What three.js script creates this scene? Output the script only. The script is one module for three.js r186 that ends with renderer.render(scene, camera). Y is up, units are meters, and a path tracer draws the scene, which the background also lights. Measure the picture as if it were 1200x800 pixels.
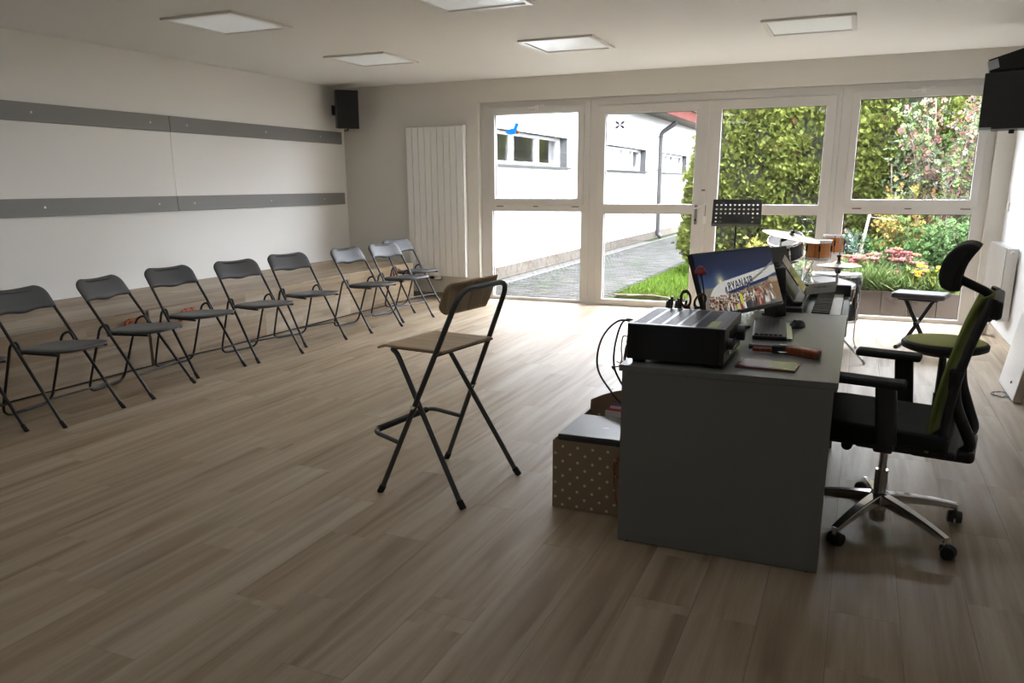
import * as THREE from 'three';
import { mergeGeometries } from 'three/addons/utils/BufferGeometryUtils.js';
import { RoundedBoxGeometry } from 'three/addons/geometries/RoundedBoxGeometry.js';
import { RectAreaLightUniformsLib } from 'three/addons/lights/RectAreaLightUniformsLib.js';

// ---------------------------------------------------------------- camera, sky, exposure
const scene = new THREE.Scene();
const renderer = new THREE.WebGLRenderer({ antialias: true });
renderer.shadowMap.enabled = true;
renderer.toneMapping = THREE.LinearToneMapping;
renderer.toneMappingExposure = 41;
RectAreaLightUniformsLib.init();

const FOCAL = 922.456, YAW = -0.409846, PITCH = 0.248227, ROLL = -0.0054068;   // pixels of a 1200 x 900 frame, radians
const camera = new THREE.PerspectiveCamera(2 * Math.atan(450 / FOCAL) * 180 / Math.PI, 1200 / 900, 0.05, 200);
camera.setViewOffset(1200, 900, 0, 0, 1200, 800);                              // the lower ninth of the frame is cropped away
{
  const [cy, sy, cp, sp, cr, sr] = [Math.cos(YAW), Math.sin(YAW), Math.cos(PITCH), Math.sin(PITCH), Math.cos(ROLL), Math.sin(ROLL)];
  const mul = (A, B) => A.map((r) => [0, 1, 2].map((j) => r[0] * B[0][j] + r[1] * B[1][j] + r[2] * B[2][j]));
  const R = mul(mul(mul([[cr, -sr, 0], [sr, cr, 0], [0, 0, 1]], [[1, 0, 0], [0, cp, -sp], [0, sp, cp]]), [[1, 0, 0], [0, -1, 0], [0, 0, -1]]), [[cy, 0, sy], [0, 1, 0], [-sy, 0, cy]]);
  const m = new THREE.Matrix4().makeBasis(new THREE.Vector3(...R[0]), new THREE.Vector3(...R[1]).negate(), new THREE.Vector3(...R[2]).negate());
  camera.quaternion.setFromRotationMatrix(m);
  camera.position.set(0, 1.43, 0);
}
{ // an even bright overcast sky
  const W = 64, H = 32, d = new Float32Array(W * H * 4);
  for (let y = 0; y < H; y++) for (let x = 0; x < W; x++) {
    const s = Math.sin(((y + 0.5) / H - 0.5) * Math.PI), l = s > 0 ? 0.8 + 0.2 * s : 0.15, o = (y * W + x) * 4;
    d[o] = 0.94 * l; d[o + 1] = 0.99 * l; d[o + 2] = 1.08 * l; d[o + 3] = 1;
  }
  const t = new THREE.DataTexture(d, W, H, THREE.RGBAFormat, THREE.FloatType);
  t.mapping = THREE.EquirectangularReflectionMapping; t.magFilter = THREE.LinearFilter; t.needsUpdate = true;
  scene.background = t; scene.environment = t;
}

// ---------------------------------------------------------------- helpers
function rng(seed) { return () => { seed = (seed + 0x6d2b79f5) | 0; let t = Math.imul(seed ^ (seed >>> 15), 1 | seed); t = (t + Math.imul(t ^ (t >>> 7), 61 | t)) ^ t; return ((t ^ (t >>> 14)) >>> 0) / 4294967296; }; }
const rnd = rng(7);
const V = (x, y, z) => new THREE.Vector3(x, y, z);
const PI = Math.PI;
const used = {};
function numbered(name) { const n = used[name] = (used[name] ?? -1) + 1; return n ? `${name}_${String(n).padStart(3, '0')}` : name; }
const flat = (g) => { const r = g.index ? g.toNonIndexed() : g; for (const k of Object.keys(r.attributes)) if (!['position', 'normal', 'uv'].includes(k)) r.deleteAttribute(k); r.morphAttributes = {}; return r; };
const merged = (list) => { const a = (Array.isArray(list) ? list : [list]).map(flat); return a.length === 1 ? a[0] : mergeGeometries(a); };
function mesh(name, geos, mat, parent, extra) {
  const m = new THREE.Mesh(merged(geos), mat); m.name = name; if (extra) Object.assign(m.userData, extra);
  if (parent) parent.add(m); return m;
}
function thing(name, label, category, [x, y, z] = [0, 0, 0], turn = 0, group) {
  const o = new THREE.Group(); o.name = numbered(name); o.position.set(x, y, z); o.rotation.y = turn;
  o.userData = { label, category }; if (group) o.userData.group = group; scene.add(o); return o;
}
function struct(name, label, category) { const o = new THREE.Group(); o.name = name; o.userData = { kind: 'structure', label, category }; scene.add(o); return o; }
function copyOf(src, name, label, [x, y, z], turn, group) {
  const o = src.clone(); o.name = numbered(name); o.position.set(x, y, z); o.rotation.y = turn;
  o.userData = { ...src.userData, label, group }; scene.add(o); return o;
}
const turned = (g, rx, ry, rz) => { if (rx) g.rotateX(rx); if (ry) g.rotateY(ry); if (rz) g.rotateZ(rz); return g; };
const bx = (w, h, d, x = 0, y = 0, z = 0, rx = 0, ry = 0, rz = 0) => turned(new THREE.BoxGeometry(w, h, d), rx, ry, rz).translate(x, y, z);
const rb = (w, h, d, r, x = 0, y = 0, z = 0, rx = 0, ry = 0, rz = 0, seg = 2) => turned(new RoundedBoxGeometry(w, h, d, seg, r), rx, ry, rz).translate(x, y, z);
const span = (x0, x1, y0, y1, z0, z1) => bx(Math.abs(x1 - x0), Math.abs(y1 - y0), Math.abs(z1 - z0), (x0 + x1) / 2, (y0 + y1) / 2, (z0 + z1) / 2);
const rspan = (x0, x1, y0, y1, z0, z1, r, seg) => rb(Math.abs(x1 - x0), Math.abs(y1 - y0), Math.abs(z1 - z0), r, (x0 + x1) / 2, (y0 + y1) / 2, (z0 + z1) / 2, 0, 0, 0, seg);
function cyl(a, b, r1, r2 = r1, seg = 14) {
  const A = V(...a), B = V(...b), d = B.clone().sub(A), g = new THREE.CylinderGeometry(r2, r1, d.length(), seg);
  g.applyQuaternion(new THREE.Quaternion().setFromUnitVectors(V(0, 1, 0), d.normalize())); return g.translate((A.x + B.x) / 2, (A.y + B.y) / 2, (A.z + B.z) / 2);
}
const ball = (r, x, y, z, sx = 1, sy = 1, sz = 1, seg = 16) => new THREE.SphereGeometry(r, seg, Math.max(6, seg * 0.6 | 0)).scale(sx, sy, sz).translate(x, y, z);
const lathe = (pts, seg = 28) => new THREE.LatheGeometry(pts.map(([r, y]) => new THREE.Vector2(r, y)), seg);
class Bent extends THREE.CurvePath {}
function bentPath(points, bend) {
  const p = points.map((q) => V(...q)), path = new Bent(); let from = p[0];
  for (let i = 1; i < p.length - 1; i++) {
    const a = p[i - 1].clone().sub(p[i]), b = p[i + 1].clone().sub(p[i]), r = Math.min(bend, a.length() * 0.48, b.length() * 0.48);
    const s = p[i].clone().addScaledVector(a.normalize(), r), e = p[i].clone().addScaledVector(b.normalize(), r);
    path.add(new THREE.LineCurve3(from, s)); path.add(new THREE.QuadraticBezierCurve3(s, p[i], e)); from = e;
  }
  path.add(new THREE.LineCurve3(from, p[p.length - 1])); return path;
}
function pipe(points, r, bend = 0.04, seg = 10, steps = 0) {
  const c = bentPath(points, bend), n = steps || Math.max(4, (points.length - 1) * 12);
  const g = [new THREE.TubeGeometry(c, n, r, seg)];
  const ends = [[c.getPoint(0), c.getTangent(0).negate()], [c.getPoint(1), c.getTangent(1)]];
  for (const [q, t] of ends) { const e = new THREE.CircleGeometry(r, seg); e.applyQuaternion(new THREE.Quaternion().setFromUnitVectors(V(0, 0, 1), t)); g.push(e.translate(q.x, q.y, q.z)); }
  return merged(g);
}
const cable = (points, r, steps = 40, seg = 7) => new THREE.TubeGeometry(new THREE.CatmullRomCurve3(points.map((q) => V(...q))), steps, r, seg);
function extr(pts, depth, bevel = 0, segs = 2, holes = []) {            // outline in x, y; thickness along z, centred
  const s = Array.isArray(pts) ? new THREE.Shape(pts.map(([x, y]) => new THREE.Vector2(x, y))) : pts; for (const h of holes) s.holes.push(h);
  const g = new THREE.ExtrudeGeometry(s, { depth: depth - 2 * bevel, bevelEnabled: bevel > 0, bevelThickness: bevel, bevelSize: bevel, bevelOffset: -bevel, bevelSegments: segs, curveSegments: 14 });
  return g.translate(0, 0, -(depth - 2 * bevel) / 2);
}
function rrect(w, h, r, cx = 0, cy = 0) {
  const s = new THREE.Shape(), x = cx - w / 2, y = cy - h / 2;
  s.moveTo(x + r, y); s.lineTo(x + w - r, y); s.absarc(x + w - r, y + r, r, -PI / 2, 0); s.lineTo(x + w, y + h - r); s.absarc(x + w - r, y + h - r, r, 0, PI / 2);
  s.lineTo(x + r, y + h); s.absarc(x + r, y + h - r, r, PI / 2, PI); s.lineTo(x, y + r); s.absarc(x + r, y + r, r, PI, 1.5 * PI); return s;
}
function cushion(nu, nv, mid, th, sharp = 5) {                          // padded sheet: mid(u, v) -> [point, normal], u and v from -1 to 1
  const sheets = [1, -1].map((side) => {
    const pos = [], uv = [], idx = [];
    for (let j = 0; j <= nv; j++) for (let i = 0; i <= nu; i++) {
      const u = Math.sin((i / nu - 0.5) * PI), v = Math.sin((j / nv - 0.5) * PI), [p, n] = mid(u, v), k = side * th / 2 * Math.sqrt(Math.max(0, 1 - Math.abs(u) ** sharp)) * Math.sqrt(Math.max(0, 1 - Math.abs(v) ** sharp));
      pos.push(p[0] + n[0] * k, p[1] + n[1] * k, p[2] + n[2] * k); uv.push(u * 0.2, v * 0.2);
    }
    for (let j = 0; j < nv; j++) for (let i = 0; i < nu; i++) { const a = j * (nu + 1) + i, b = a + nu + 1; side > 0 ? idx.push(a, a + 1, b, a + 1, b + 1, b) : idx.push(a, b, a + 1, a + 1, b, b + 1); }
    const g = new THREE.BufferGeometry(); g.setAttribute('position', new THREE.Float32BufferAttribute(pos, 3)); g.setAttribute('uv', new THREE.Float32BufferAttribute(uv, 2)); g.setIndex(idx); g.computeVertexNormals(); return g;
  });
  return merged(sheets);
}
function metreUV(g, du = 0, dv = 0, swap = false) {                       // uv in metres from the face's own plane
  const q = flat(g), p = q.attributes.position, n = q.attributes.normal, uv = q.attributes.uv;
  for (let i = 0; i < p.count; i++) {
    const ax = Math.abs(n.getX(i)), ay = Math.abs(n.getY(i)), az = Math.abs(n.getZ(i)); let u, v;
    if (ay >= ax && ay >= az) { u = p.getX(i); v = p.getZ(i); } else if (ax >= az) { u = p.getY(i); v = p.getZ(i); } else { u = p.getX(i); v = p.getY(i); }
    uv.setXY(i, (swap ? v : u) + du, (swap ? u : v) + dv);
  }
  return q;
}

// ---------------------------------------------------------------- procedural textures
function noiseGrid(seed, n) { const r = rng(seed), a = new Float32Array(n * n); for (let i = 0; i < a.length; i++) a[i] = r(); return (x, y) => {   // periodic value noise, period n
  const xi = Math.floor(x), yi = Math.floor(y), fx = x - xi, fy = y - yi, u = fx * fx * (3 - 2 * fx), v = fy * fy * (3 - 2 * fy), m = (k) => ((k % n) + n) % n;
  const A = a[m(yi) * n + m(xi)], B = a[m(yi) * n + m(xi + 1)], C = a[m(yi + 1) * n + m(xi)], D = a[m(yi + 1) * n + m(xi + 1)];
  return A + (B - A) * u + (C - A) * v + (A - B - C + D) * u * v; }; }
function texture(w, h, fn, srgb = true) {
  const d = new Uint8Array(w * h * 4);
  for (let y = 0; y < h; y++) for (let x = 0; x < w; x++) { const c = fn(x / w, y / h), o = (y * w + x) * 4; for (let k = 0; k < 3; k++) d[o + k] = Math.max(0, Math.min(255, Array.isArray(c) ? c[k] : c)); d[o + 3] = 255; }
  const t = new THREE.DataTexture(d, w, h, THREE.RGBAFormat); t.wrapS = t.wrapT = THREE.RepeatWrapping; t.magFilter = THREE.LinearFilter; if (srgb) t.colorSpace = THREE.SRGBColorSpace; t.needsUpdate = true; return t;
}
const scaled = (t, rx, ry) => { const c = t.clone(); c.repeat.set(rx, ry); c.needsUpdate = true; return c; };
const N1 = noiseGrid(11, 16), N2 = noiseGrid(23, 64), N3 = noiseGrid(37, 256), N4 = noiseGrid(5, 8);
const mixc = (a, b, t) => a.map((v, i) => v + (b[i] - v) * t);
const sstep = (a, b, x) => { const t = Math.max(0, Math.min(1, (x - a) / (b - a))); return t * t * (3 - 2 * t); };
// greyed oak: u runs across the grain (1 m), v along it (2.5 m)
function oak(light, dark, streak) {
  return texture(1024, 1024, (u, v) => {
    const wu = u * 16 + 0.55 * N4(u * 8, v * 4) + 0.22 * N1(u * 16, v * 8);
    const broad = N1(wu, v * 2 + 3), mid = N2(wu * 2, v * 6 + 0.6 * N1(u * 16, v * 8)), thin = N2(wu * 4 + 9, v * 8), fine = N3(u * 256, v * 24), pores = N3(u * 256 + 40, v * 64);
    const t = 0.4 * broad + 0.3 * mid + 0.16 * thin + 0.14 * fine;
    let c = mixc(light, dark, sstep(0.22, 0.8, t));
    c = mixc(c, streak, 0.6 * sstep(0.62, 0.9, mid) * sstep(0.45, 0.8, broad));
    return c.map((k) => k - (pores > 0.88 ? 6 : 0));
  });
}
const oakMap = oak([172, 158, 138], [145, 128, 106], [120, 102, 81]);
const grainBump = texture(512, 512, (u, v) => 120 + 60 * N3(u * 256, v * 16) + 50 * N2(u * 64, v * 8), false);
const plasterBump = texture(512, 512, (u, v) => 90 * N3(u * 256, v * 256) + 80 * N2(u * 64, v * 64) + 60 * N1(u * 16, v * 16), false);
const speckle = texture(512, 512, (u, v) => 255 * (0.6 * N3(u * 256, v * 256) + 0.4 * N2(u * 64 * 2, v * 64 * 2)), false);

// ---------------------------------------------------------------- materials
const std = (color, roughness = 0.6, o = {}) => new THREE.MeshStandardMaterial({ color, roughness, ...o });
const phy = (o) => new THREE.MeshPhysicalMaterial(o);
const dull = (color, o = {}) => new THREE.MeshPhysicalMaterial({ color, roughness: 1, specularIntensity: 0.08, ...o });   // weathered or leafy, hardly any sheen
const lin = (r, g, b) => new THREE.Color().setRGB(r, g, b);
const M = {
  wall: std(lin(0.87, 0.86, 0.835), 0.9, { bumpMap: scaled(plasterBump, 1.6, 1.6), bumpScale: 0.0006 }),
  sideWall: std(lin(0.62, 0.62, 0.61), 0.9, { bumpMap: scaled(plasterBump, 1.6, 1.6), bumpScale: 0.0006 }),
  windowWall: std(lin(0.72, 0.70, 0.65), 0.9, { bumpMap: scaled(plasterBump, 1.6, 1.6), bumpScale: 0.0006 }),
  panelWall: std(lin(0.87, 0.86, 0.835), 0.7, { bumpMap: scaled(plasterBump, 0.8, 0.8), bumpScale: 0.0003 }),
  ceiling: std(lin(0.85, 0.862, 0.85), 0.92, { bumpMap: scaled(plasterBump, 1.2, 1.2), bumpScale: 0.0004 }),
  stripe: std(lin(0.245, 0.243, 0.24), 0.6, { bumpMap: scaled(grainBump, 3, 0.5), bumpScale: 0.0003 }),
  screw: std(lin(0.62, 0.62, 0.6), 0.35, { metalness: 0.7 }),
  upvc: std(lin(0.66, 0.645, 0.62), 0.35),
  gasket: std(lin(0.02, 0.02, 0.02), 0.7),
  glass: phy({ color: 0xffffff, roughness: 0, transmission: 1, thickness: 0, ior: 1.5 }),
  whitePaint: std(lin(0.78, 0.77, 0.75), 0.35),
  radFront: phy({ color: lin(0.34, 0.34, 0.335), roughness: 0.06, clearcoat: 1, clearcoatRoughness: 0.03 }),
  radiator: std(lin(0.84, 0.835, 0.815), 0.4),
  blackPlastic: std(lin(0.014, 0.014, 0.015), 0.45),
  blackMatte: std(lin(0.010, 0.010, 0.011), 0.75),
  blackGloss: std(lin(0.008, 0.008, 0.009), 0.16),
  tube: std(lin(0.03, 0.03, 0.032), 0.3, { metalness: 0.5 }),
  stoolTube: std(lin(0.085, 0.09, 0.093), 0.34, { metalness: 0.6 }),
  vinyl: std(lin(0.05, 0.052, 0.056), 0.42, { bumpMap: scaled(speckle, 6, 6), bumpScale: 0.0004 }),
  rubber: std(lin(0.012, 0.012, 0.012), 0.8),
  chrome: std(lin(0.75, 0.75, 0.76), 0.14, { metalness: 1 }),
  alu: std(lin(0.55, 0.55, 0.56), 0.25, { metalness: 1 }),
  copper: std(lin(0.42, 0.12, 0.055), 0.45, { metalness: 0.5 }),
};
M.glass.side = THREE.DoubleSide;
// ---------------------------------------------------------------- the room (metres; floor y = 0, window wall z = -9.14, striped wall x = -6.38)
const PANEL_FILL = 0.068;                                 // radiance of the fill light added below the unlit ceiling panels
const XL = -6.38, XR = 1.295, ZF = -9.14, ZB = 2.2, YC = 2.66, OPEN = { x0: -4.41, x1: 1.14, y1: 2.40 };
{
  const floor = struct('floor', 'greyed oak plank floor running towards the windows', 'floor');
  mesh('subfloor', span(XL - 0.3, XR + 0.3, -0.2, -0.0125, ZB + 0.3, ZF - 0.36), std(lin(0.06, 0.05, 0.04), 0.9), floor);
  const tints = [0xffffff, 0xf8f5f0, 0xefeae2, 0xfbf8f3, 0xf3ede4].map((c, i) => phy({ color: c, roughness: 0.5, specularIntensity: 0.75, map: scaled(oakMap, 1, 0.4), bumpMap: scaled(grainBump, 4, 0.5), bumpScale: 0.0003 }));
  const w = 0.2195, x0 = -5.24, cols = Math.ceil((XR - x0) / w), L = 1.36;
  for (let c = 0; c < cols; c++) {
    let z = ZF - 0.07 + L * (0.1 + 0.85 * ((c * 0.618) % 1)); let start = ZF - 0.07;
    while (start < ZB) {
      const end = Math.min(z, ZB), xa = x0 + c * w, xb = Math.min(xa + w, XR + 0.01);
      if (end - start > 0.03) {
        const g = metreUV(span(xa + 0.0006, xb - 0.0006, -0.0125, 0, start + 0.0006, end - 0.0006), rnd() * 5, rnd() * 5);
        mesh('plank', g, tints[rnd() * tints.length | 0], floor);
      }
      start = z; z += L;
    }
  }
}
{
  const c = struct('ceiling', 'plain white ceiling', 'ceiling');
  mesh('slab', span(XL - 0.3, XR + 0.3, YC, YC + 0.25, ZB + 0.3, ZF - 0.4), M.ceiling, c);
}
{
  const wl = struct('wall_left', 'long pale wall behind the folding chairs', 'wall');
  mesh('plaster', metreUV(span(XL - 0.3, XL, 0, YC, ZB, ZF)), M.wall, wl);
  for (const [a, b] of [[-9.06, -6.171], [-6.164, 1.0]]) mesh('wall_panel', metreUV(span(XL, XL + 0.012, 1.336, 1.952, a, b)), M.panelWall, wl);
  const wf = struct('wall_far', 'wall around the row of garden windows', 'wall');
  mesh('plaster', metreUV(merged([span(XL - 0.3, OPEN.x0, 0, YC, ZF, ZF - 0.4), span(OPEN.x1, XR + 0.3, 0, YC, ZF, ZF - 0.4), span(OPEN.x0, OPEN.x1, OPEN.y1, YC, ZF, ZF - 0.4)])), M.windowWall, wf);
  const wr = struct('wall_right', 'white side wall with a radiator', 'wall');
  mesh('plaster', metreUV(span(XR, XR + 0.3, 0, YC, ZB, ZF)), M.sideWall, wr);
  const wb = struct('wall_back', 'plain wall behind the photographer', 'wall');
  mesh('plaster', metreUV(span(XL - 0.3, XR + 0.3, 0, YC, ZB, ZB + 0.3)), M.wall, wb);
}
const skirt = std(0xffffff, 0.5, { map: scaled(oakMap, 1, 0.4) });
{
  const b1 = struct('baseboard_far', 'low wooden skirting under the tall radiator', 'skirting');
  mesh('board', metreUV(span(XL, OPEN.x0 - 0.002, 0, 0.06, ZF, ZF + 0.014), 0.3, 0.2), skirt, b1);
  const b2 = struct('baseboard_right', 'low wooden skirting along the white side wall', 'skirting');
  mesh('board', metreUV(span(XR - 0.014, XR, 0, 0.06, ZF + 0.002, ZB), 0.1, 0.7), skirt, b2);
}
{ // grey boards on the striped wall
  const rows = [[1.955, 2.106], [1.187, 1.336]]; let n = 1;
  rows.forEach(([y0, y1], k) => [[-9.06, -6.171], [-6.164, 1.0]].forEach(([a, b], j) => {
    const t = struct(`trim_${n++}`, `${k ? 'lower' : 'upper'} grey wall board ${j ? 'running on towards the back of the room' : 'ending at the room corner'}`, 'wall board');
    mesh('board', metreUV(rspan(XL, XL + 0.02, y0, y1, a, b, 0.002, 1)), M.stripe, t);
    const zs = j ? [-5.93, -4.71, -3.4, -2.1] : [-6.39, -7.58, -8.6];
    for (const z of zs) mesh('screw', cyl([XL + 0.018, y0 + 0.075, z], [XL + 0.0235, y0 + 0.075, z], 0.011, 0.009, 10), M.screw, t);
  }));
}
// ---------------------------------------------------------------- windows and garden doors
const ZW = -9.215;                                  // room face of the fixed frames
function ring(x0, x1, y0, y1, wl, wr, wb, wt, z0, z1, r = 0.006) {
  return [rspan(x0, x0 + wl, y0, y1, z0, z1, r, 1), rspan(x1 - wr, x1, y0, y1, z0, z1, r, 1), rspan(x0 + wl * 0.8, x1 - wr * 0.8, y0, y0 + wb, z0, z1 - 0.001, r, 1), rspan(x0 + wl * 0.8, x1 - wr * 0.8, y1 - wt, y1, z0, z1 - 0.001, r, 1)];
}
function pane(x0, x1, y0, y1, z, parent) {
  mesh('pane', span(x0 - 0.004, x1 + 0.004, y0 - 0.004, y1 + 0.004, z - 0.003, z + 0.003), M.glass, parent);
  const g = 0.006; mesh('gasket', [span(x0, x0 + g, y0, y1, z + 0.004, z + 0.014), span(x1 - g, x1, y0, y1, z + 0.004, z + 0.014), span(x0, x1, y1 - g, y1, z + 0.004, z + 0.014), span(x0, x1, y0, y0 + g, z + 0.004, z + 0.014)], M.gasket, parent);
}
function sideWindow(name, label, o) {
  const w = struct(name, label, 'window');
  mesh('frame', [...ring(o.x0, o.x1, 0, 2.398, o.fl, o.fr, 0.045, 0.085, ZW - 0.075, ZW), rspan(o.x0 + 0.03, o.x1 - 0.03, 1.112, 1.215, ZW - 0.073, ZW - 0.0015, 0.005, 1)], M.upvc, w);
  mesh('sash', ring(o.s0, o.s1, 1.185, 2.33, 0.075, 0.075, 0.075, 0.078, ZW - 0.06, ZW + 0.02), M.upvc, w);
  pane(o.s0 + 0.075, o.s1 - 0.075, 1.26, 2.252, ZW - 0.03, w);
  pane(o.l0, o.l1, 0.045, 1.112, ZW - 0.04, w);
  mesh('drain_cap', [o.s0 + 0.135, (o.s0 + o.s1) / 2, o.s1 - 0.1].map((x, i) => span(x - (i === 1 ? 0.032 : 0.045), x + (i === 1 ? 0.032 : 0.045), 1.162, 1.173, ZW - 0.003, ZW + 0.002)), std(lin(0.12, 0.11, 0.1), 0.6), w);
  const h = (o.s0 + o.s1) / 2 + 0.02;
  mesh('tilt_lever', [rb(0.2, 0.016, 0.012, 0.004, h, 2.325, ZW + 0.034, 0, 0, 0.16), rspan(h - 0.02, h + 0.02, 2.29, 2.345, ZW + 0.018, ZW + 0.034, 0.005, 1)], M.whitePaint, w);
  return w;
}
sideWindow('window_1', 'tall white window beside the tall radiator, looking onto the white building', { x0: -4.41, x1: -2.985, fl: 0.15, fr: 0.1, s0: -4.288, s1: -3.062, l0: -4.255, l1: -3.09 });
sideWindow('window_2', 'tall white window beside the side wall, looking onto the pink shrub', { x0: -0.275, x1: 1.14, fl: 0.11, fr: 0.12, s0: -0.178, s1: 1.06, l0: -0.16, l1: 1.02 });
{
  const f = struct('trim_5', 'white fixed frame around the pair of garden doors', 'door frame');
  mesh('frame', [rspan(-2.985, -2.895, 0, 2.398, ZW - 0.075, ZW, 0.006, 1), rspan(-0.325, -0.275, 0, 2.398, ZW - 0.075, ZW, 0.006, 1), rspan(-2.9, -0.32, 2.31, 2.398, ZW - 0.075, ZW, 0.006, 1), rspan(-2.9, -0.32, -0.012, 0.014, ZW - 0.09, ZW + 0.012, 0.004, 1)], M.upvc, f);
  function leaf(name, label, x0, x1, g0, g1) {
    const d = struct(name, label, 'door');
    mesh('sash', [...ring(x0, x1, 0.015, 2.308, g0 - x0, x1 - g1, 0.065, 0.098, ZW - 0.062, ZW + 0.02), rspan(g0 - 0.01, g1 + 0.01, 1.092, 1.202, ZW - 0.062, ZW + 0.019, 0.006, 1)], M.upvc, d);
    pane(g0, g1, 1.2, 2.212, ZW - 0.03, d); pane(g0, g1, 0.078, 1.094, ZW - 0.03, d); return d;
  }
  const d1 = leaf('door_1', 'white glazed garden door with the handle, looking onto the paved path', -2.897, -1.652, -2.8, -1.76);
  const d2 = leaf('door_2', 'white glazed garden door without a handle, looking onto the hedge', -1.635, -0.322, -1.485, -0.427);
  mesh('cover_strip', rspan(-1.672, -1.615, 0.02, 2.3, ZW + 0.018, ZW + 0.032, 0.005, 1), M.upvc, d2);
  const hx = -1.715;
  const plate = mesh('handle_plate', rspan(hx - 0.016, hx + 0.016, 0.98, 1.2, ZW + 0.018, ZW + 0.03, 0.005, 2), M.alu, d1);
  mesh('handle', [cyl([hx, 1.16, ZW + 0.025], [hx, 1.16, ZW + 0.07], 0.009), pipe([[hx, 1.16, ZW + 0.066], [hx + 0.03, 1.165, ZW + 0.068], [hx + 0.125, 1.21, ZW + 0.066]], 0.009, 0.02)], M.whitePaint, plate);
  mesh('keyhole', cyl([hx, 1.03, ZW + 0.028], [hx, 1.03, ZW + 0.034], 0.011, 0.011, 14), M.gasket, plate);
  mesh('lock_case', span(-1.66, -1.62, 1.35, 1.365, ZW + 0.03, ZW + 0.036), std(lin(0.1, 0.09, 0.08), 0.5), d2);
  const tag = thing('key_tag', 'small white tag hanging on a loop from the garden door handle', 'tag');
  mesh('loop', cable([[hx + 0.115, 1.203, ZW + 0.078], [hx + 0.112, 1.14, ZW + 0.05], [hx + 0.107, 1.075, ZW + 0.045]], 0.0025, 16, 6), M.blackPlastic, tag);
  mesh('card', rb(0.036, 0.085, 0.006, 0.002, hx + 0.106, 1.03, ZW + 0.042), M.whitePaint, tag);
}
{ // two paper-thin stickers on the panes
  const bird = thing('bird_sticker', 'blue bird sticker on the window pane by the tall radiator', 'sticker', [-3.985, 2.085, ZW - 0.024]);
  const body = new THREE.Shape(); body.moveTo(-0.1, -0.035); body.quadraticCurveTo(-0.06, -0.075, 0.02, -0.06); body.quadraticCurveTo(0.07, -0.035, 0.055, 0.0); body.lineTo(0.085, 0.06); body.lineTo(0.035, 0.075); body.lineTo(0.01, 0.01); body.quadraticCurveTo(-0.05, 0.01, -0.1, -0.035);
  mesh('body', extr(body, 0.002), phy({ color: lin(0.05, 0.36, 0.85), roughness: 0.95, transmission: 0.6, thickness: 0 }), bird);
  mesh('breast', extr([[0.04, -0.06], [0.085, -0.05], [0.075, -0.015], [0.045, -0.02]], 0.0024), std(lin(0.75, 0.3, 0.1), 0.5), bird);
  const b = thing('butterfly_sticker', 'small dark sticker on the upper pane of the garden door', 'sticker', [-2.64, 2.09, ZW - 0.024], 0);
  const wing = (s, t) => { const w = new THREE.Shape(); w.moveTo(0, 0); w.quadraticCurveTo(0.02 * s, 0.05 * t, 0.055 * s, 0.04 * t); w.quadraticCurveTo(0.06 * s, 0.01 * t, 0, 0); return extr(w, 0.002); };
  mesh('wings', [wing(1, 1), wing(-1, 1), wing(1, -1), wing(-1, -1)], std(lin(0.12, 0.12, 0.17), 0.5), b);
}
// ---------------------------------------------------------------- ceiling light panels: unlit fittings, with a faint glow and fill lights added
{
  const dif = std(lin(0.80, 0.83, 0.84), 0.35, { emissive: lin(0.94, 1, 1), emissiveIntensity: 0.004 });
  const spots = [[-4.64, -5.19, 'square ceiling light panel over the middle of the chair row'], [-4.64, -7.21, 'square ceiling light panel closest to the small wall speaker'], [-2.57, -5.19, 'square ceiling light panel above the bar stool'], [-2.57, -7.21, 'square ceiling light panel in front of the garden doors'], [-0.51, -7.21, 'square ceiling light panel above the drum kit'],
    [-0.51, -5.19, 'square ceiling light panel above the piano'], [-4.64, -3.16, 'square ceiling light panel over the near end of the chair row'], [-2.57, -3.16, 'square ceiling light panel between the stool and the chair row'], [-0.51, -3.16, 'square ceiling light panel above the desk'], [-4.64, -1.13, 'square ceiling light panel next to the grey boards at the back of the room'], [-2.57, -1.13, 'square ceiling light panel in the middle at the back of the room'], [-0.51, -1.13, 'square ceiling light panel by the side wall at the back of the room']];
  for (const [x, z, label] of spots) {
    const t = thing('ceiling_panel', label, 'ceiling light', [x, YC, z], 0, 'ceiling light panels');
    const o = 0.345, i = 0.305, a = -0.018, b = 0.0;
    mesh('frame', [rspan(-o, o, a, b, -o, -i, 0.003, 1), rspan(-o, o, a, b, i, o, 0.003, 1), rspan(-o, -i, a, b, -i, i, 0.003, 1), rspan(i, o, a, b, -i, i, 0.003, 1)], M.whitePaint, t);
    mesh('diffuser', span(-i, i, -0.008, -0.001, -i, i), dif, t);
    const l = new THREE.RectAreaLight(lin(1, 1, 1), PANEL_FILL, 2 * i - 0.01, 2 * i - 0.01); l.position.set(0, -0.02, 0); l.rotation.x = -PI / 2; t.add(l);  // added fill light, the fitting itself is off
  }
}
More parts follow.
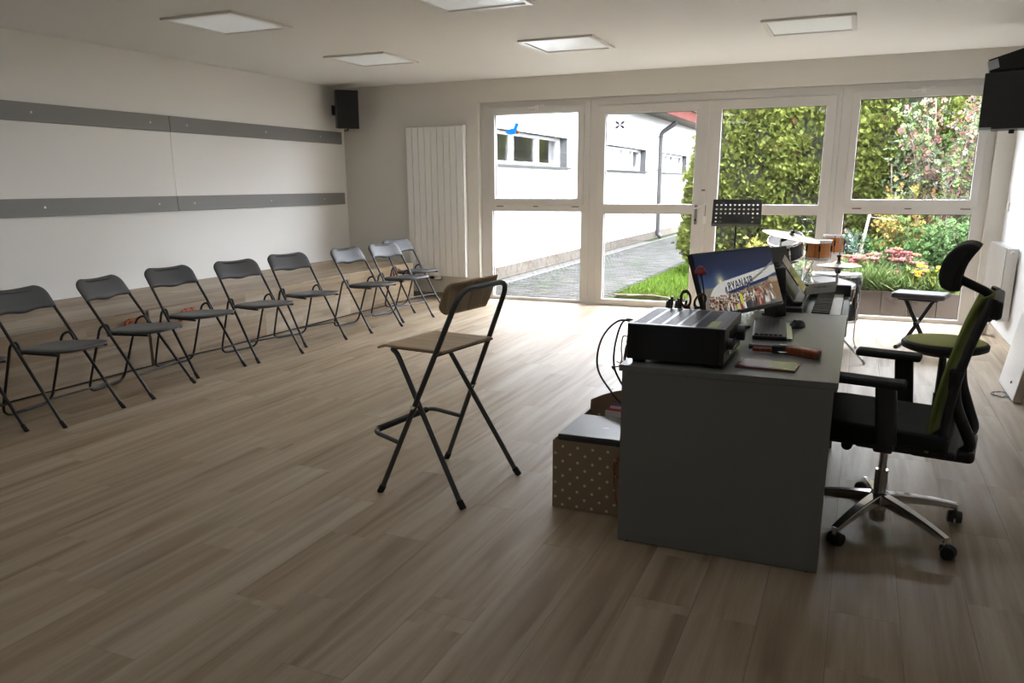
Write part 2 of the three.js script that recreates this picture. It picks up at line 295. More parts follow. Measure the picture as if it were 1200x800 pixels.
// ---------------------------------------------------------------- radiators
{
  const r = thing('panel_radiator', 'tall white vertical radiator with flat slats beside the windows', 'radiator', [-4.982, 0.283, ZF]);
  const n = 9, W = 0.8, w = W / n;
  for (let i = 0; i < n; i++) mesh('slat', rb(w - 0.005, 1.85, 0.02, 0.006, -W / 2 + (i + 0.5) * w, 0.925, 0.085, 0, 0, 0, 2), M.radiator, r);
  mesh('rear_slats', [span(-W / 2 + 0.01, W / 2 - 0.01, 0.03, 1.82, 0.03, 0.05), ...[0.06, 1.79].map((y) => cyl([-W / 2 + 0.02, y, 0.06], [W / 2 - 0.02, y, 0.06], 0.018))], M.radiator, r);
  mesh('side_cover', rspan(W / 2 + 0.001, W / 2 + 0.012, -0.01, 1.86, 0.008, 0.09, 0.003, 1), M.whitePaint, r);
  for (const x of [-0.3, 0.26]) for (const y of [0.3, 1.5]) mesh('wall_bracket', span(x, x + 0.04, y, y + 0.06, 0, 0.04), M.whitePaint, r);
  const v = mesh('valve_block', rspan(-0.06, 0.05, -0.05, -0.005, 0.04, 0.085, 0.006, 1), M.chrome, r);
  mesh('valve_head', [cyl([-0.06, -0.028, 0.062], [-0.12, -0.028, 0.062], 0.02, 0.017), cyl([-0.02, -0.05, 0.062], [-0.02, -0.05, 0.0], 0.01), cyl([0.02, -0.05, 0.062], [0.02, -0.05, 0.0], 0.01)], M.blackPlastic, v);
  const q = thing('flat_radiator', 'flat glossy white radiator on the side wall by the window', 'radiator', [XR, 0.23, -8.54]);
  const q0 = -0.50, q1 = 0.50;
  mesh('front_plate', rspan(-0.104, -0.097, 0, 0.64, q0, q1, 0.003, 1), M.radFront, q);
  mesh('side_plate', rspan(-0.1, -0.012, 0.002, 0.638, q1 - 0.012, q1 - 0.001, 0.003, 1), M.radiator, q);
  mesh('side_plate', rspan(-0.1, -0.012, 0.002, 0.638, q0 + 0.001, q0 + 0.012, 0.003, 1), M.radiator, q);
  const gr = mesh('top_grille', [span(-0.1, -0.092, 0.625, 0.636, q0, q1), span(-0.02, -0.012, 0.625, 0.636, q0, q1), ...Array.from({ length: 26 }, (_, i) => span(-0.094, -0.018, 0.628, 0.634, q0 + 0.02 + i * 0.038, q0 + 0.036 + i * 0.038))], M.radiator, q);
  mesh('rear_plate', [span(-0.06, -0.04, 0.02, 0.6, q0 + 0.02, q1 - 0.02), span(-0.04, 0, 0.1, 0.16, q0 + 0.1, q0 + 0.13), span(-0.04, 0, 0.1, 0.16, q1 - 0.13, q1 - 0.1)], M.radiator, q);
  mesh('vent_knob', cyl([-0.055, 0.6, q1 - 0.002], [-0.055, 0.6, q1 + 0.02], 0.017, 0.014), M.whitePaint, q);
  mesh('drain_knob', cyl([-0.055, 0.03, q1 - 0.002], [-0.055, 0.03, q1 + 0.012], 0.012, 0.01), M.chrome, q);
}
{
  const s = thing('wall_switch', 'small white wall switch above the flat radiator', 'switch', [XR, 1.2, -8.95]);
  mesh('plate', rb(0.012, 0.085, 0.085, 0.004, -0.006, 0, 0), M.whitePaint, s); mesh('rocker', rb(0.006, 0.055, 0.055, 0.002, -0.0135, 0, 0, 0, 0, 0.05), M.whitePaint, s);
  const c = thing('plastic_pot', 'small pale pot on the floor in the window corner', 'pot', [1.18, 0, -8.72]);
  mesh('pot', lathe([[0, 0.001], [0.043, 0.001], [0.052, 0.105], [0.055, 0.107], [0.055, 0.113], [0.049, 0.113], [0.041, 0.008], [0, 0.008]], 24), M.whitePaint, c);
  const b = thing('leaning_board', 'tall white board leaning against the side wall', 'board', [1.042, 0, -6.262]);
  const bd = new THREE.Group(); bd.name = 'board'; // leaned about its lower edge
  const lean = Math.asin(0.235 / 1.5);
  mesh('face_panel', rspan(0.0, 0.018, 0.012, 1.5, -0.305, 0.29, 0.002, 1).rotateZ(-lean), M.whitePaint, b);
  mesh('edge_strip', rspan(0.0, 0.05, 0.012, 1.5, 0.29, 0.312, 0.003, 1).rotateZ(-lean), std(lin(0.42, 0.35, 0.28), 0.5), b);
  mesh('back_frame', [rspan(0.018, 0.05, 0.012, 0.06, -0.3, 0.29, 0.002, 1).rotateZ(-lean), rspan(0.018, 0.05, 1.45, 1.5, -0.3, 0.29, 0.002, 1).rotateZ(-lean), rspan(0.018, 0.05, 0.06, 1.45, -0.305, -0.27, 0.002, 1).rotateZ(-lean)], std(lin(0.42, 0.35, 0.28), 0.5), b);
  mesh('screw_head', turned(cyl([-0.006, 0.1, 0.1], [0.001, 0.1, 0.1], 0.009, 0.009, 10), 0, 0, -lean), M.blackMatte, b);
  const cb = thing('coiled_cord', 'thin dark cord coiled on the floor by the leaning board', 'cord');
  const pts = []; for (let i = 0; i <= 40; i++) { const a = i / 40 * 4.4 * PI; pts.push([0.985 + (0.045 + 0.004 * Math.sin(i)) * Math.cos(a) + i * 0.0007, 0.006 + (i % 9) * 0.0006, -6.16 + (0.075 + 0.01 * Math.cos(i * 1.7)) * Math.sin(a)]); }
  mesh('cord', cable(pts, 0.003, 160, 6), M.blackPlastic, cb);
}
// ---------------------------------------------------------------- the plank platform along the striped wall
{
  const p = thing('platform', 'long low oak plank platform behind the folding chairs', 'platform', [-5.2, 0, -8.8]);
  const H = 0.472, D = XL + 5.2, Z0 = 9.4, tint = [0xffffff, 0xf1ebe2, 0xe5dccd].map((c) => std(c, 0.45, { map: scaled(oakMap, 1, 0.4), bumpMap: scaled(grainBump, 4, 0.5), bumpScale: 0.0003 }));
  mesh('carcass', span(D, -0.03, 0.0, H - 0.0125, 0.02, Z0), std(lin(0.02, 0.017, 0.014), 0.9), p);
  const w = -D / 5; let k = 0;
  for (let c = 0; c < 5; c++) { let a = 0; let L = 1.36 * (0.3 + 0.7 * ((c * 0.618) % 1)); while (a < Z0) { const b = Math.min(a + L, Z0); mesh('top_plank', metreUV(span(D + c * w + 0.0006, D + (c + 1) * w - 0.0006 + (c === 4 ? 0.003 : 0), H - 0.0125, H, a + 0.0006, b - 0.0006), rnd() * 5, rnd() * 5), tint[k++ % 3], p); a = b; L = 1.36; } }
  const cuts = [0, 1.4, 2.82, 4.2, 5.6, 7.0, 8.2, Z0];
  for (let i = 0; i + 1 < cuts.length; i++) for (const [y0, y1] of [[0.018, 0.236], [0.2375, H - 0.013]]) {
    const gap = cuts[i + 1] === 4.2 ? 0.015 : 0.0006, gap0 = cuts[i] === 4.2 ? 0.015 : 0.0006;
    mesh('front_plank', metreUV(span(-0.03, 0, y0, y1, cuts[i] + gap0, cuts[i + 1] - gap), rnd() * 5, rnd() * 5), tint[k++ % 3], p);
  }
  mesh('end_panel', metreUV(span(D, -0.001, 0.0, H - 0.0125, 0, 0.02), 0.3, 0.4), tint[1], p);
  const where = [[-4.36, 'bent copper pipe stub on the platform front behind the second full chair'], [-4.93, 'bent copper pipe stub on the platform front behind the third full chair'], [-8.3, 'bent copper pipe stub on the platform front nearest the room corner']];
  for (const [z, label] of where) {
    const t = thing('pipe_stub', label, 'pipe', [-5.2, 0.335, z], 0, 'copper pipe stubs on the platform');
    mesh('pipe', [pipe([[0.0, 0.0, 0], [0.03, 0.0, 0], [0.03, 0.075, 0], [0.03, 0.075, -0.13]], 0.011, 0.02)], M.copper, t);
for (const [p, q, r] of [[[0.03, 0.075, -0.035], [0.03, 0.075, -0.065], 0.018], [[0.03, 0.075, -0.105], [0.03, 0.075, -0.135], 0.018], [[0.03, 0.05, 0], [0.03, 0.03, 0], 0.015]]) mesh('fitting', cyl(p, q, r), M.copper, t);
    mesh('wall_collar', cyl([0, 0, 0], [0.006, 0, 0], 0.022), M.copper, t);
  }
}
// ---------------------------------------------------------------- folding chairs (x points to the sitter's front, origin between the front feet)
{
  const T = (y) => -0.674 * y;                                          // the sloping main tube
  const c = thing('folding_chair', 'black padded steel folding chair', 'chair', [0, 0, 0], 0, 'folding chairs along the platform');
  const half = (y) => 0.232 - 0.03 * y;
  mesh('main_frame', pipe([[T(0.012), 0.012, 0.232], [T(0.5), 0.5, half(0.5)], [T(0.785), 0.785, half(0.8)], [T(0.785), 0.785, -half(0.8)], [T(0.5), 0.5, -half(0.5)], [T(0.012), 0.012, -0.232]], 0.0098, 0.11, 10, 70), M.tube, c);
  mesh('crossbar', cyl([T(0.165), 0.165, half(0.165)], [T(0.165), 0.165, -half(0.165)], 0.0065), M.tube, c);
  const zr = 0.19;
  mesh('rear_frame', pipe([[T(0.46) + 0.004, 0.455, zr + 0.012], [-0.33, 0.512, zr + 0.004], [-0.395, 0.485, zr], [-0.56, 0.012, zr], [-0.575, 0.012, -zr], [-0.395, 0.485, -zr], [-0.33, 0.512, -zr - 0.004], [T(0.46) + 0.004, 0.455, -zr - 0.012]], 0.009, 0.075, 10, 110), M.tube, c);
  for (const s of [-1, 1]) mesh('rubber_foot', cyl([0.008, 0, s * 0.2325], [T(0.04), 0.04, s * 0.231], 0.0135, 0.012), M.rubber, c);
  { // padded seat
    const w = (v) => 0.168 + 0.034 * sstep(-1, 0.7, v);
    mesh('seat', cushion(22, 22, (u, v) => { const a = Math.abs(u), f = 0.05 - 0.075 * a ** 3.2, r = -0.405 + 0.03 * a ** 5, x = r + (v + 1) / 2 * (f - r); return [[x, 0.452 + 0.012 * v - 0.004 * (1 - u * u) * (1 - v * v), -u * w(v)], [0, 1, 0]]; }, 0.036, 7), M.vinyl, c);
    mesh('seat_rail', [cyl([-0.37, 0.43, 0.15], [-0.02, 0.44, 0.185], 0.008), cyl([-0.37, 0.43, -0.15], [-0.02, 0.44, -0.185], 0.008), cyl([-0.33, 0.429, -0.2], [-0.33, 0.429, 0.2], 0.007)], M.tube, c);
  }
  { // padded backrest wrapped round the top of the frame
    const O = [T(0.795), 0.795], A = [-0.559, 0.829], n = [0.829, 0.559, 0];
    mesh('backrest', cushion(30, 16, (u, v) => {
      const hb = -0.152 - 0.006 * Math.cos(2 * PI * u), h = hb + (v + 1) / 2 * (0.016 - hb), k = Math.max(0, Math.min(1, (h + 0.06) / 0.077)), w = 0.132 + 0.092 * Math.sqrt(1 - k * k), off = 0.004 - 0.024 * (1 - u * u);
      return [[O[0] + A[0] * h + n[0] * off, O[1] + A[1] * h + n[1] * off, -u * w], n];
    }, 0.042, 8), M.vinyl, c);
  }
  const spots = [
    [-4.367, -3.368, 4.9, 'black padded folding chair with one empty chair between it and the end of the row'],
    [-4.50, -2.765, 0, 'black folding chair at the end of the row farthest from the windows'],
    [-4.418, -4.069, 10.4, 'black folding chair in front of the first copper pipe stub'],
    [-4.529, -4.659, -6, 'black folding chair in front of the second copper pipe stub'],
    [-4.432, -5.252, -11.5, 'black folding chair, fifth of the row counted from the end away from the windows'],
    [-4.463, -5.935, -15.4, 'black folding chair, fourth of the row counted from the tall radiator'],
    [-4.323, -6.76, -8.8, 'black folding chair, third of the row counted from the tall radiator'],
    [-4.323, -7.403, -14.6, 'black folding chair, second of the row counted from the tall radiator'],
    [-4.551, -8.036, -15.7, 'black folding chair right beside the tall radiator'],
  ];
  spots[0][3] = 'black folding chair, second of the row counted from the end away from the windows';
  spots.forEach(([x, z, a, label], i) => {
    if (!i) { c.position.set(x, 0, z); c.rotation.y = a * PI / 180; c.userData.label = label; } else copyOf(c, 'folding_chair', label, [x, 0, z], a * PI / 180, 'folding chairs along the platform');
  });
}
// ---------------------------------------------------------------- folding bar stool
{
  const ply = std(0xffffff, 0.45, { map: scaled(oak([178, 156, 122], [156, 132, 98], [140, 114, 82]), 2, 0.6) });
  const t = thing('bar_stool', 'folding bar stool with plywood seat and dark steel frame', 'stool', [-1.728, 0, -3.245], PI - 0.127);
  const A = (y) => 0.235 - 0.444 * y, B = (y) => -0.225 + 0.59 * y;
  mesh('back_frame', pipe([[A(0.01), 0.01, 0.275], [A(0.7), 0.7, 0.222], [A(0.99), 0.99, 0.2], [A(0.99), 0.99, -0.2], [A(0.7), 0.7, -0.222], [A(0.01), 0.01, -0.275]], 0.0125, 0.085, 12, 80), M.stoolTube, t);
  mesh('leg_frame', pipe([[B(0.01), 0.01, 0.25], [B(0.677), 0.677, 0.185], [B(0.68) + 0.06, 0.68, 0.15], [B(0.68) + 0.06, 0.68, -0.15], [B(0.677), 0.677, -0.185], [B(0.01), 0.01, -0.25]], 0.0125, 0.045, 12, 90), M.stoolTube, t);
  for (const s of [-1, 1]) { mesh('foot_cap', [cyl([A(0) + 0.004, 0, s * 0.276], [A(0.035), 0.035, s * 0.272], 0.016)], M.rubber, t); mesh('foot_cap', [cyl([B(0) - 0.004, 0, s * 0.251], [B(0.035), 0.035, s * 0.248], 0.016)], M.rubber, t); mesh('pivot_bolt', cyl([0.037, 0.445, s * 0.2], [0.037, 0.445, s * 0.262], 0.01), M.chrome, t); }
  const fr = mesh('footrest', pipe([[A(0.26), 0.26, 0.255], [0.30, 0.285, 0.235], [0.30, 0.285, -0.235], [A(0.26), 0.26, -0.255]], 0.0115, 0.05, 10, 60), M.stoolTube, t);
  mesh('grip_sleeve', cyl([0.30, 0.285, -0.19], [0.30, 0.285, 0.19], 0.016), M.rubber, fr);
  { // plywood seat, front edge rolled down
    const g = flat(extr(rrect(0.36, 0.42, 0.035), 0.014, 0.004, 2).rotateX(-PI / 2)); const N = 1;
    mesh('seat', metreUV(merged([rb(0.34, 0.013, 0.41, 0.005, 0.068, 0.705, 0), rb(0.05, 0.012, 0.41, 0.005, 0.252, 0.699, 0, 0, 0, -0.32)]), 0.2, 0.1, true), ply, t);
    mesh('seat_bracket', [rspan(-0.09, 0.2, 0.69, 0.7, 0.17, 0.185, 0.002, 1), rspan(-0.09, 0.2, 0.69, 0.7, -0.185, -0.17, 0.002, 1), cyl([-0.085, 0.694, -0.235], [-0.085, 0.694, 0.235], 0.007)], M.stoolTube, t);
    const s = rrect(0.415, 0.165, 0.05, 0, -0.06), b = flat(extr(s, 0.012, 0.004, 2)), p = b.attributes.position;
    for (let i = 0; i < p.count; i++) p.setZ(i, p.getZ(i) + 0.055 * (p.getX(i) / 0.2075) ** 2);
    b.computeVertexNormals(); b.rotateY(PI / 2).rotateZ(Math.atan(0.444)).translate(A(0.985) + 0.018, 0.985, 0);
    mesh('backrest', metreUV(b, 0.5, 0.3, true), ply, t);
  }
}
// ---------------------------------------------------------------- office chair (faces the desk, i.e. -x)
{
  const green = std(lin(0.20, 0.25, 0.045), 0.85, { bumpMap: scaled(speckle, 9, 9), bumpScale: 0.001 });
  const fabric = std(lin(0.012, 0.012, 0.013), 0.9, { bumpMap: scaled(speckle, 9, 9), bumpScale: 0.001 });
  const t = thing('office_chair', 'green mesh office chair with headrest and polished five-star base at the desk', 'office chair', [0.185, 0, -3.52], -0.15);
  const base = mesh('star_base', [lathe([[0, 0.06], [0.03, 0.06], [0.036, 0.085], [0.045, 0.1], [0.045, 0.135], [0.034, 0.15], [0, 0.15]], 20), cyl([0, 0.02, 0], [0, 0.07, 0], 0.03, 0.032)], M.chrome, t);
  for (let k = 0; k < 5; k++) {
    const a = (109.4 - 72 * k) * PI / 180, cx = Math.cos(a), cz = Math.sin(a), g = [];
    const arm = new THREE.Shape(); arm.moveTo(0.03, -0.028); arm.quadraticCurveTo(0.2, -0.03, 0.345, -0.062); arm.lineTo(0.35, -0.04); arm.quadraticCurveTo(0.2, 0.005, 0.03, 0.02); arm.closePath();
    const e = flat(extr(arm, 0.044, 0.006, 2)), p = e.attributes.position;
    for (let i = 0; i < p.count; i++) p.setZ(i, p.getZ(i) * (1.15 - 1.25 * p.getX(i)));
    e.computeVertexNormals(); e.translate(0, 0.125, 0).rotateY(-a); mesh('arm', e, M.chrome, base);
    const wx = cx * 0.345, wz = cz * 0.345, dir = k * 1.3 + 0.4, ax = Math.cos(dir), az = Math.sin(dir);
    mesh('caster_stem', cyl([wx, 0.045, wz], [wx, 0.085, wz], 0.009), M.chrome, base);
    const wheel = []; const ox = az * 0.014, oz = -ax * 0.014;
    for (const s of [-1, 1]) wheel.push(cyl([wx + ox + s * ax * 0.005, 0.029, wz + oz + s * az * 0.005], [wx + ox + s * ax * 0.027, 0.029, wz + oz + s * az * 0.027], 0.029, 0.025, 22));
    wheel.push(rb(0.02, 0.03, 0.05, 0.006, wx + ox * 0.4, 0.038, wz + oz * 0.4, 0, -dir));
    mesh('caster', wheel, M.blackPlastic, base);
  }
  mesh('gas_column', [cyl([0, 0.14, 0], [0, 0.25, 0], 0.026), cyl([0, 0.25, 0], [0, 0.37, 0], 0.016)], M.alu, t);
  mesh('mechanism', [rspan(-0.11, 0.13, 0.355, 0.415, -0.085, 0.085, 0.015, 2), cyl([-0.13, 0.375, -0.14], [-0.13, 0.375, 0.14], 0.022)], M.blackPlastic, t);
  { // seat with rounded waterfall front
    const s = new THREE.Shape(); s.moveTo(0.24, 0.43); s.lineTo(-0.17, 0.42); s.quadraticCurveTo(-0.30, 0.415, -0.305, 0.46); s.quadraticCurveTo(-0.3, 0.505, -0.2, 0.505); s.lineTo(0.24, 0.495); s.closePath();
    mesh('seat', metreUV(extr(s, 0.5, 0.02, 3)), fabric, t);
    mesh('seat_pan', rspan(-0.24, 0.27, 0.405, 0.432, -0.225, 0.225, 0.01, 2), M.blackPlastic, t);
  }
  const backAt = (v) => [0.165 + 0.03 * (1 - v) ** 2 + 0.085 * v * v + 0.055 * v, 0.42 + 0.60 * v];   // profile of the mesh, bottom to top
  { // mesh back: a curved sheet
    const nu = 16, nv = 24, pos = [], idx = [], uv = [];
    for (const side of [0, 1]) for (let j = 0; j <= nv; j++) for (let i = 0; i <= nu; i++) {
      const v = j / nv, u = i / nu * 2 - 1, [x, y] = backAt(v), w = 0.245 - 0.055 * v * v - 0.02 * (1 - v);
      pos.push(x - 0.035 * u * u + side * 0.014, y, u * w); uv.push(u * w, y);
    }
    const row = nu + 1, off = (nv + 1) * row;
    for (let j = 0; j < nv; j++) for (let i = 0; i < nu; i++) { const a = j * row + i; idx.push(a, a + 1, a + row, a + 1, a + row + 1, a + row, off + a, off + a + row, off + a + 1, off + a + 1, off + a + row, off + a + row + 1); }
    const edge = (a, b) => idx.push(a, b, off + a, b, off + b, off + a);
    for (let j = 0; j < nv; j++) { edge(j * row, (j + 1) * row); edge((j + 1) * row + nu, j * row + nu); } for (let i = 0; i < nu; i++) { edge(i + 1, i); edge(nv * row + i, nv * row + i + 1); }
    const g = new THREE.BufferGeometry(); g.setAttribute('position', new THREE.Float32BufferAttribute(pos, 3)); g.setAttribute('uv', new THREE.Float32BufferAttribute(uv, 2)); g.setIndex(idx); g.computeVertexNormals();
    const gm = green.clone(); gm.side = THREE.DoubleSide; mesh('back_mesh', g, gm, t, { label: 'olive green mesh back panel' });
  }
  const rail = (s) => pipe(Array.from({ length: 9 }, (_, i) => { const v = i / 8, [x, y] = backAt(v); return [x + 0.012 + 0.012 * (1 - v), y, s * (0.243 - 0.055 * v * v - 0.02 * (1 - v))]; }), 0.017, 0.05, 10, 40);
  const fr = mesh('back_frame', [rail(1), rail(-1), rb(0.045, 0.07, 0.4, 0.015, backAt(0.965)[0] + 0.03, backAt(0.965)[1] - 0.02, 0), rb(0.05, 0.06, 0.44, 0.015, backAt(0.02)[0] + 0.02, 0.425, 0)], M.blackPlastic, t);
  mesh('spine', [pipe([[0.04, 0.39, 0.07], [0.27, 0.395, 0.12], [0.315, 0.44, 0.13], [0.235, 0.63, 0.2], [0.23, 0.75, 0.225]], 0.022, 0.06, 10, 50), pipe([[0.04, 0.39, -0.07], [0.27, 0.395, -0.12], [0.315, 0.44, -0.13], [0.235, 0.63, -0.2], [0.23, 0.75, -0.225]], 0.022, 0.06, 10, 50), rspan(0.1, 0.33, 0.375, 0.425, -0.16, 0.16, 0.02, 2)], M.blackPlastic, t);
  mesh('lumbar_pad', rb(0.03, 0.13, 0.26, 0.012, 0.225, 0.62, 0, 0, 0, -0.05), M.blackPlastic, t);
  for (const s of [-1, 1]) {
    const post = mesh('armrest_post', [rb(0.075, 0.24, 0.035, 0.012, 0.02, 0.56, s * 0.285, 0, 0, 0.1), rb(0.07, 0.035, 0.14, 0.01, 0.02, 0.425, s * 0.215)], M.blackPlastic, t);
    mesh('armrest_pad', rb(0.265, 0.03, 0.09, 0.012, -0.055, 0.69, s * 0.285, 0, 0, -0.02, 3), M.blackMatte, post);
  }
  { // headrest: a crescent pad on a bracket
    const s = new THREE.Shape(); s.moveTo(0.245, 1.205); s.quadraticCurveTo(0.19, 1.225, 0.15, 1.155); s.quadraticCurveTo(0.125, 1.09, 0.15, 1.045); s.quadraticCurveTo(0.18, 1.02, 0.212, 1.035); s.quadraticCurveTo(0.197, 1.1, 0.262, 1.195); s.closePath();
    const g = flat(extr(s, 0.27, 0.018, 3)), p = g.attributes.position;
    for (let i = 0; i < p.count; i++) p.setX(i, p.getX(i) - 0.028 * (p.getZ(i) / 0.135) ** 2 + 0.012);
    g.computeVertexNormals(); const h = mesh('headrest', metreUV(g), M.blackMatte, t);
    mesh('headrest_bracket', [pipe([[0.165, 1.08, 0], [0.295, 1.02, 0], [0.31, 0.985, 0], [0.302, 0.94, 0]], 0.017, 0.03, 10, 30), rb(0.055, 0.09, 0.06, 0.012, 0.293, 0.955, 0)], M.blackPlastic, h);
  }
}
// ---------------------------------------------------------------- round green stool and black folding keyboard bench
{
  const t = thing('round_stool', 'round stool with olive green top behind the office chair', 'stool', [0.505, 0, -4.98]);
  mesh('cushion', lathe([[0, 0.515], [0.2, 0.515], [0.221, 0.525], [0.223, 0.55], [0.212, 0.563], [0, 0.566]], 40), M.blackMatte, t);
  mesh('green_cover', lathe([[0.206, 0.5645], [0.2, 0.5685], [0.12, 0.572], [0, 0.573]], 40), std(lin(0.26, 0.27, 0.05), 0.9, { bumpMap: scaled(speckle, 4, 4), bumpScale: 0.001 }), t);
  mesh('seat_plate', lathe([[0, 0.485], [0.14, 0.49], [0.15, 0.515], [0, 0.515]], 32), M.blackPlastic, t);
  mesh('column', [cyl([0, 0.09, 0], [0, 0.49, 0], 0.02), cyl([0, 0.09, 0], [0, 0.26, 0], 0.027)], M.blackPlastic, t);
  for (let k = 0; k < 4; k++) { const a = k * PI / 2 + 0.6; mesh('foot', [pipe([[0, 0.11, 0], [0.1 * Math.cos(a), 0.1, 0.1 * Math.sin(a)], [0.2 * Math.cos(a), 0.02, 0.2 * Math.sin(a)]], 0.015, 0.05), cyl([0.2 * Math.cos(a), 0, 0.2 * Math.sin(a)], [0.2 * Math.cos(a), 0.028, 0.2 * Math.sin(a)], 0.018)], M.blackPlastic, t); }
  const b = thing('keyboard_bench', 'black padded folding bench with crossed legs by the window', 'bench', [0.555, 0, -7.8], -0.25);
  mesh('seat', rb(0.43, 0.05, 0.29, 0.02, 0, 0.465, 0, 0, 0, 0, 3), M.vinyl, b);
  mesh('seat_board', rspan(-0.16, 0.16, 0.425, 0.442, -0.12, 0.12, 0.004, 1), M.blackMatte, b);
  for (const s of [-1, 1]) {
    const leg = mesh('leg', [rb(0.032, 0.5, 0.03, 0.004, 0, 0.222, s * 0.05, 0, 0, s * 0.48)], M.blackPlastic, b);
    mesh('foot_bar', [cyl([s * 0.117, 0.018, -0.19], [s * 0.117, 0.018, 0.19], 0.0135), cyl([s * 0.117, 0.0175, 0.17], [s * 0.117, 0.0175, 0.2], 0.0175), cyl([s * 0.117, 0.0175, -0.2], [s * 0.117, 0.0175, -0.17], 0.0175)], M.blackPlastic, leg);
  }
  mesh('pivot_knob', cyl([0, 0.222, -0.09], [0, 0.222, 0.11], 0.016), M.blackPlastic, b);
}
// ---------------------------------------------------------------- desk
const DT = 0.744;                                                       // height of the desk top
{
  const lam = std(lin(0.165, 0.168, 0.162), 0.26, { bumpMap: scaled(speckle, 3, 3), bumpScale: 0.0001 });
  const d = thing('desk', 'grey laminate desk with closed end panel', 'desk', [-0.415, 0, -3.73]);
  mesh('desk_top', rspan(-0.4, 0.4, DT - 0.025, DT, -0.8, 0.8, 0.002, 1), lam, d);
  mesh('end_panel', rspan(-0.388, 0.388, 0.003, DT - 0.0255, 0.772, 0.797, 0.002, 1), lam, d);
  mesh('end_panel', rspan(-0.388, 0.388, 0.003, DT - 0.0255, -0.797, -0.772, 0.002, 1), lam, d);
  mesh('modesty_panel', rspan(-0.36, -0.342, 0.2, DT - 0.0255, -0.771, 0.771, 0.002, 1), lam, d);
  mesh('floor_glide', [[-0.35, 0.785], [0.35, 0.785], [-0.35, -0.785], [0.35, -0.785]].map(([x, z]) => cyl([x, 0, z], [x, 0.004, z], 0.01)), M.rubber, d);
}
// ---------------------------------------------------------------- amplifier
{
  const shell = std(lin(0.011, 0.012, 0.016), 0.38, { metalness: 0.3 });
  const a = thing('receiver', 'black hi-fi receiver with vented lid on the desk corner', 'receiver', [-0.61, DT, -3.205]);
  mesh('case', rspan(-0.19, 0.165, 0.016, 0.153, -0.222, 0.222, 0.003, 1), shell, a);
  mesh('front_panel', rspan(0.165, 0.186, 0.014, 0.156, -0.224, 0.224, 0.004, 2), std(lin(0.013, 0.013, 0.014), 0.3, { metalness: 0.2 }), a);
  const lid = mesh('lid', rspan(-0.191, 0.168, 0.153, 0.157, -0.223, 0.223, 0.0015, 1), std(lin(0.13, 0.138, 0.15), 0.34, { metalness: 0.6 }), a);
  const slots = []; for (let r = 0; r < 5; r++) for (let k = 0; k < 26; k++) slots.push(span(-0.17 + r * 0.06, -0.122 + r * 0.06, 0.1568, 0.1576, -0.195 + k * 0.0155, -0.1915 + k * 0.0155));
  mesh('vent_slots', slots, M.blackMatte, lid);
  mesh('sticker', span(0.112, 0.15, 0.157, 0.1576, 0.06, 0.2), std(lin(0.42, 0.48, 0.24), 0.6), lid);
  mesh('volume_knob', cyl([0.186, 0.085, -0.13], [0.216, 0.085, -0.13], 0.033, 0.031, 28), M.blackPlastic, a);
  mesh('selector_knob', cyl([0.186, 0.085, 0.14], [0.206, 0.085, 0.14], 0.024, 0.022, 24), M.blackPlastic, a);
  mesh('display', span(0.186, 0.1875, 0.085, 0.13, -0.08, 0.1), M.blackGloss, a);
  mesh('button_row', Array.from({ length: 9 }, (_, i) => rb(0.008, 0.01, 0.018, 0.002, 0.189, 0.045, -0.09 + i * 0.024)), M.alu, a);
  mesh('trim_strip', span(0.186, 0.1895, 0.064, 0.068, -0.215, 0.215), M.alu, a);
  for (const [x, z] of [[-0.15, -0.18], [-0.15, 0.18], [0.14, -0.18], [0.14, 0.18]]) mesh('foot', cyl([x, 0, z], [x, 0.017, z], 0.026), M.rubber, a);
}
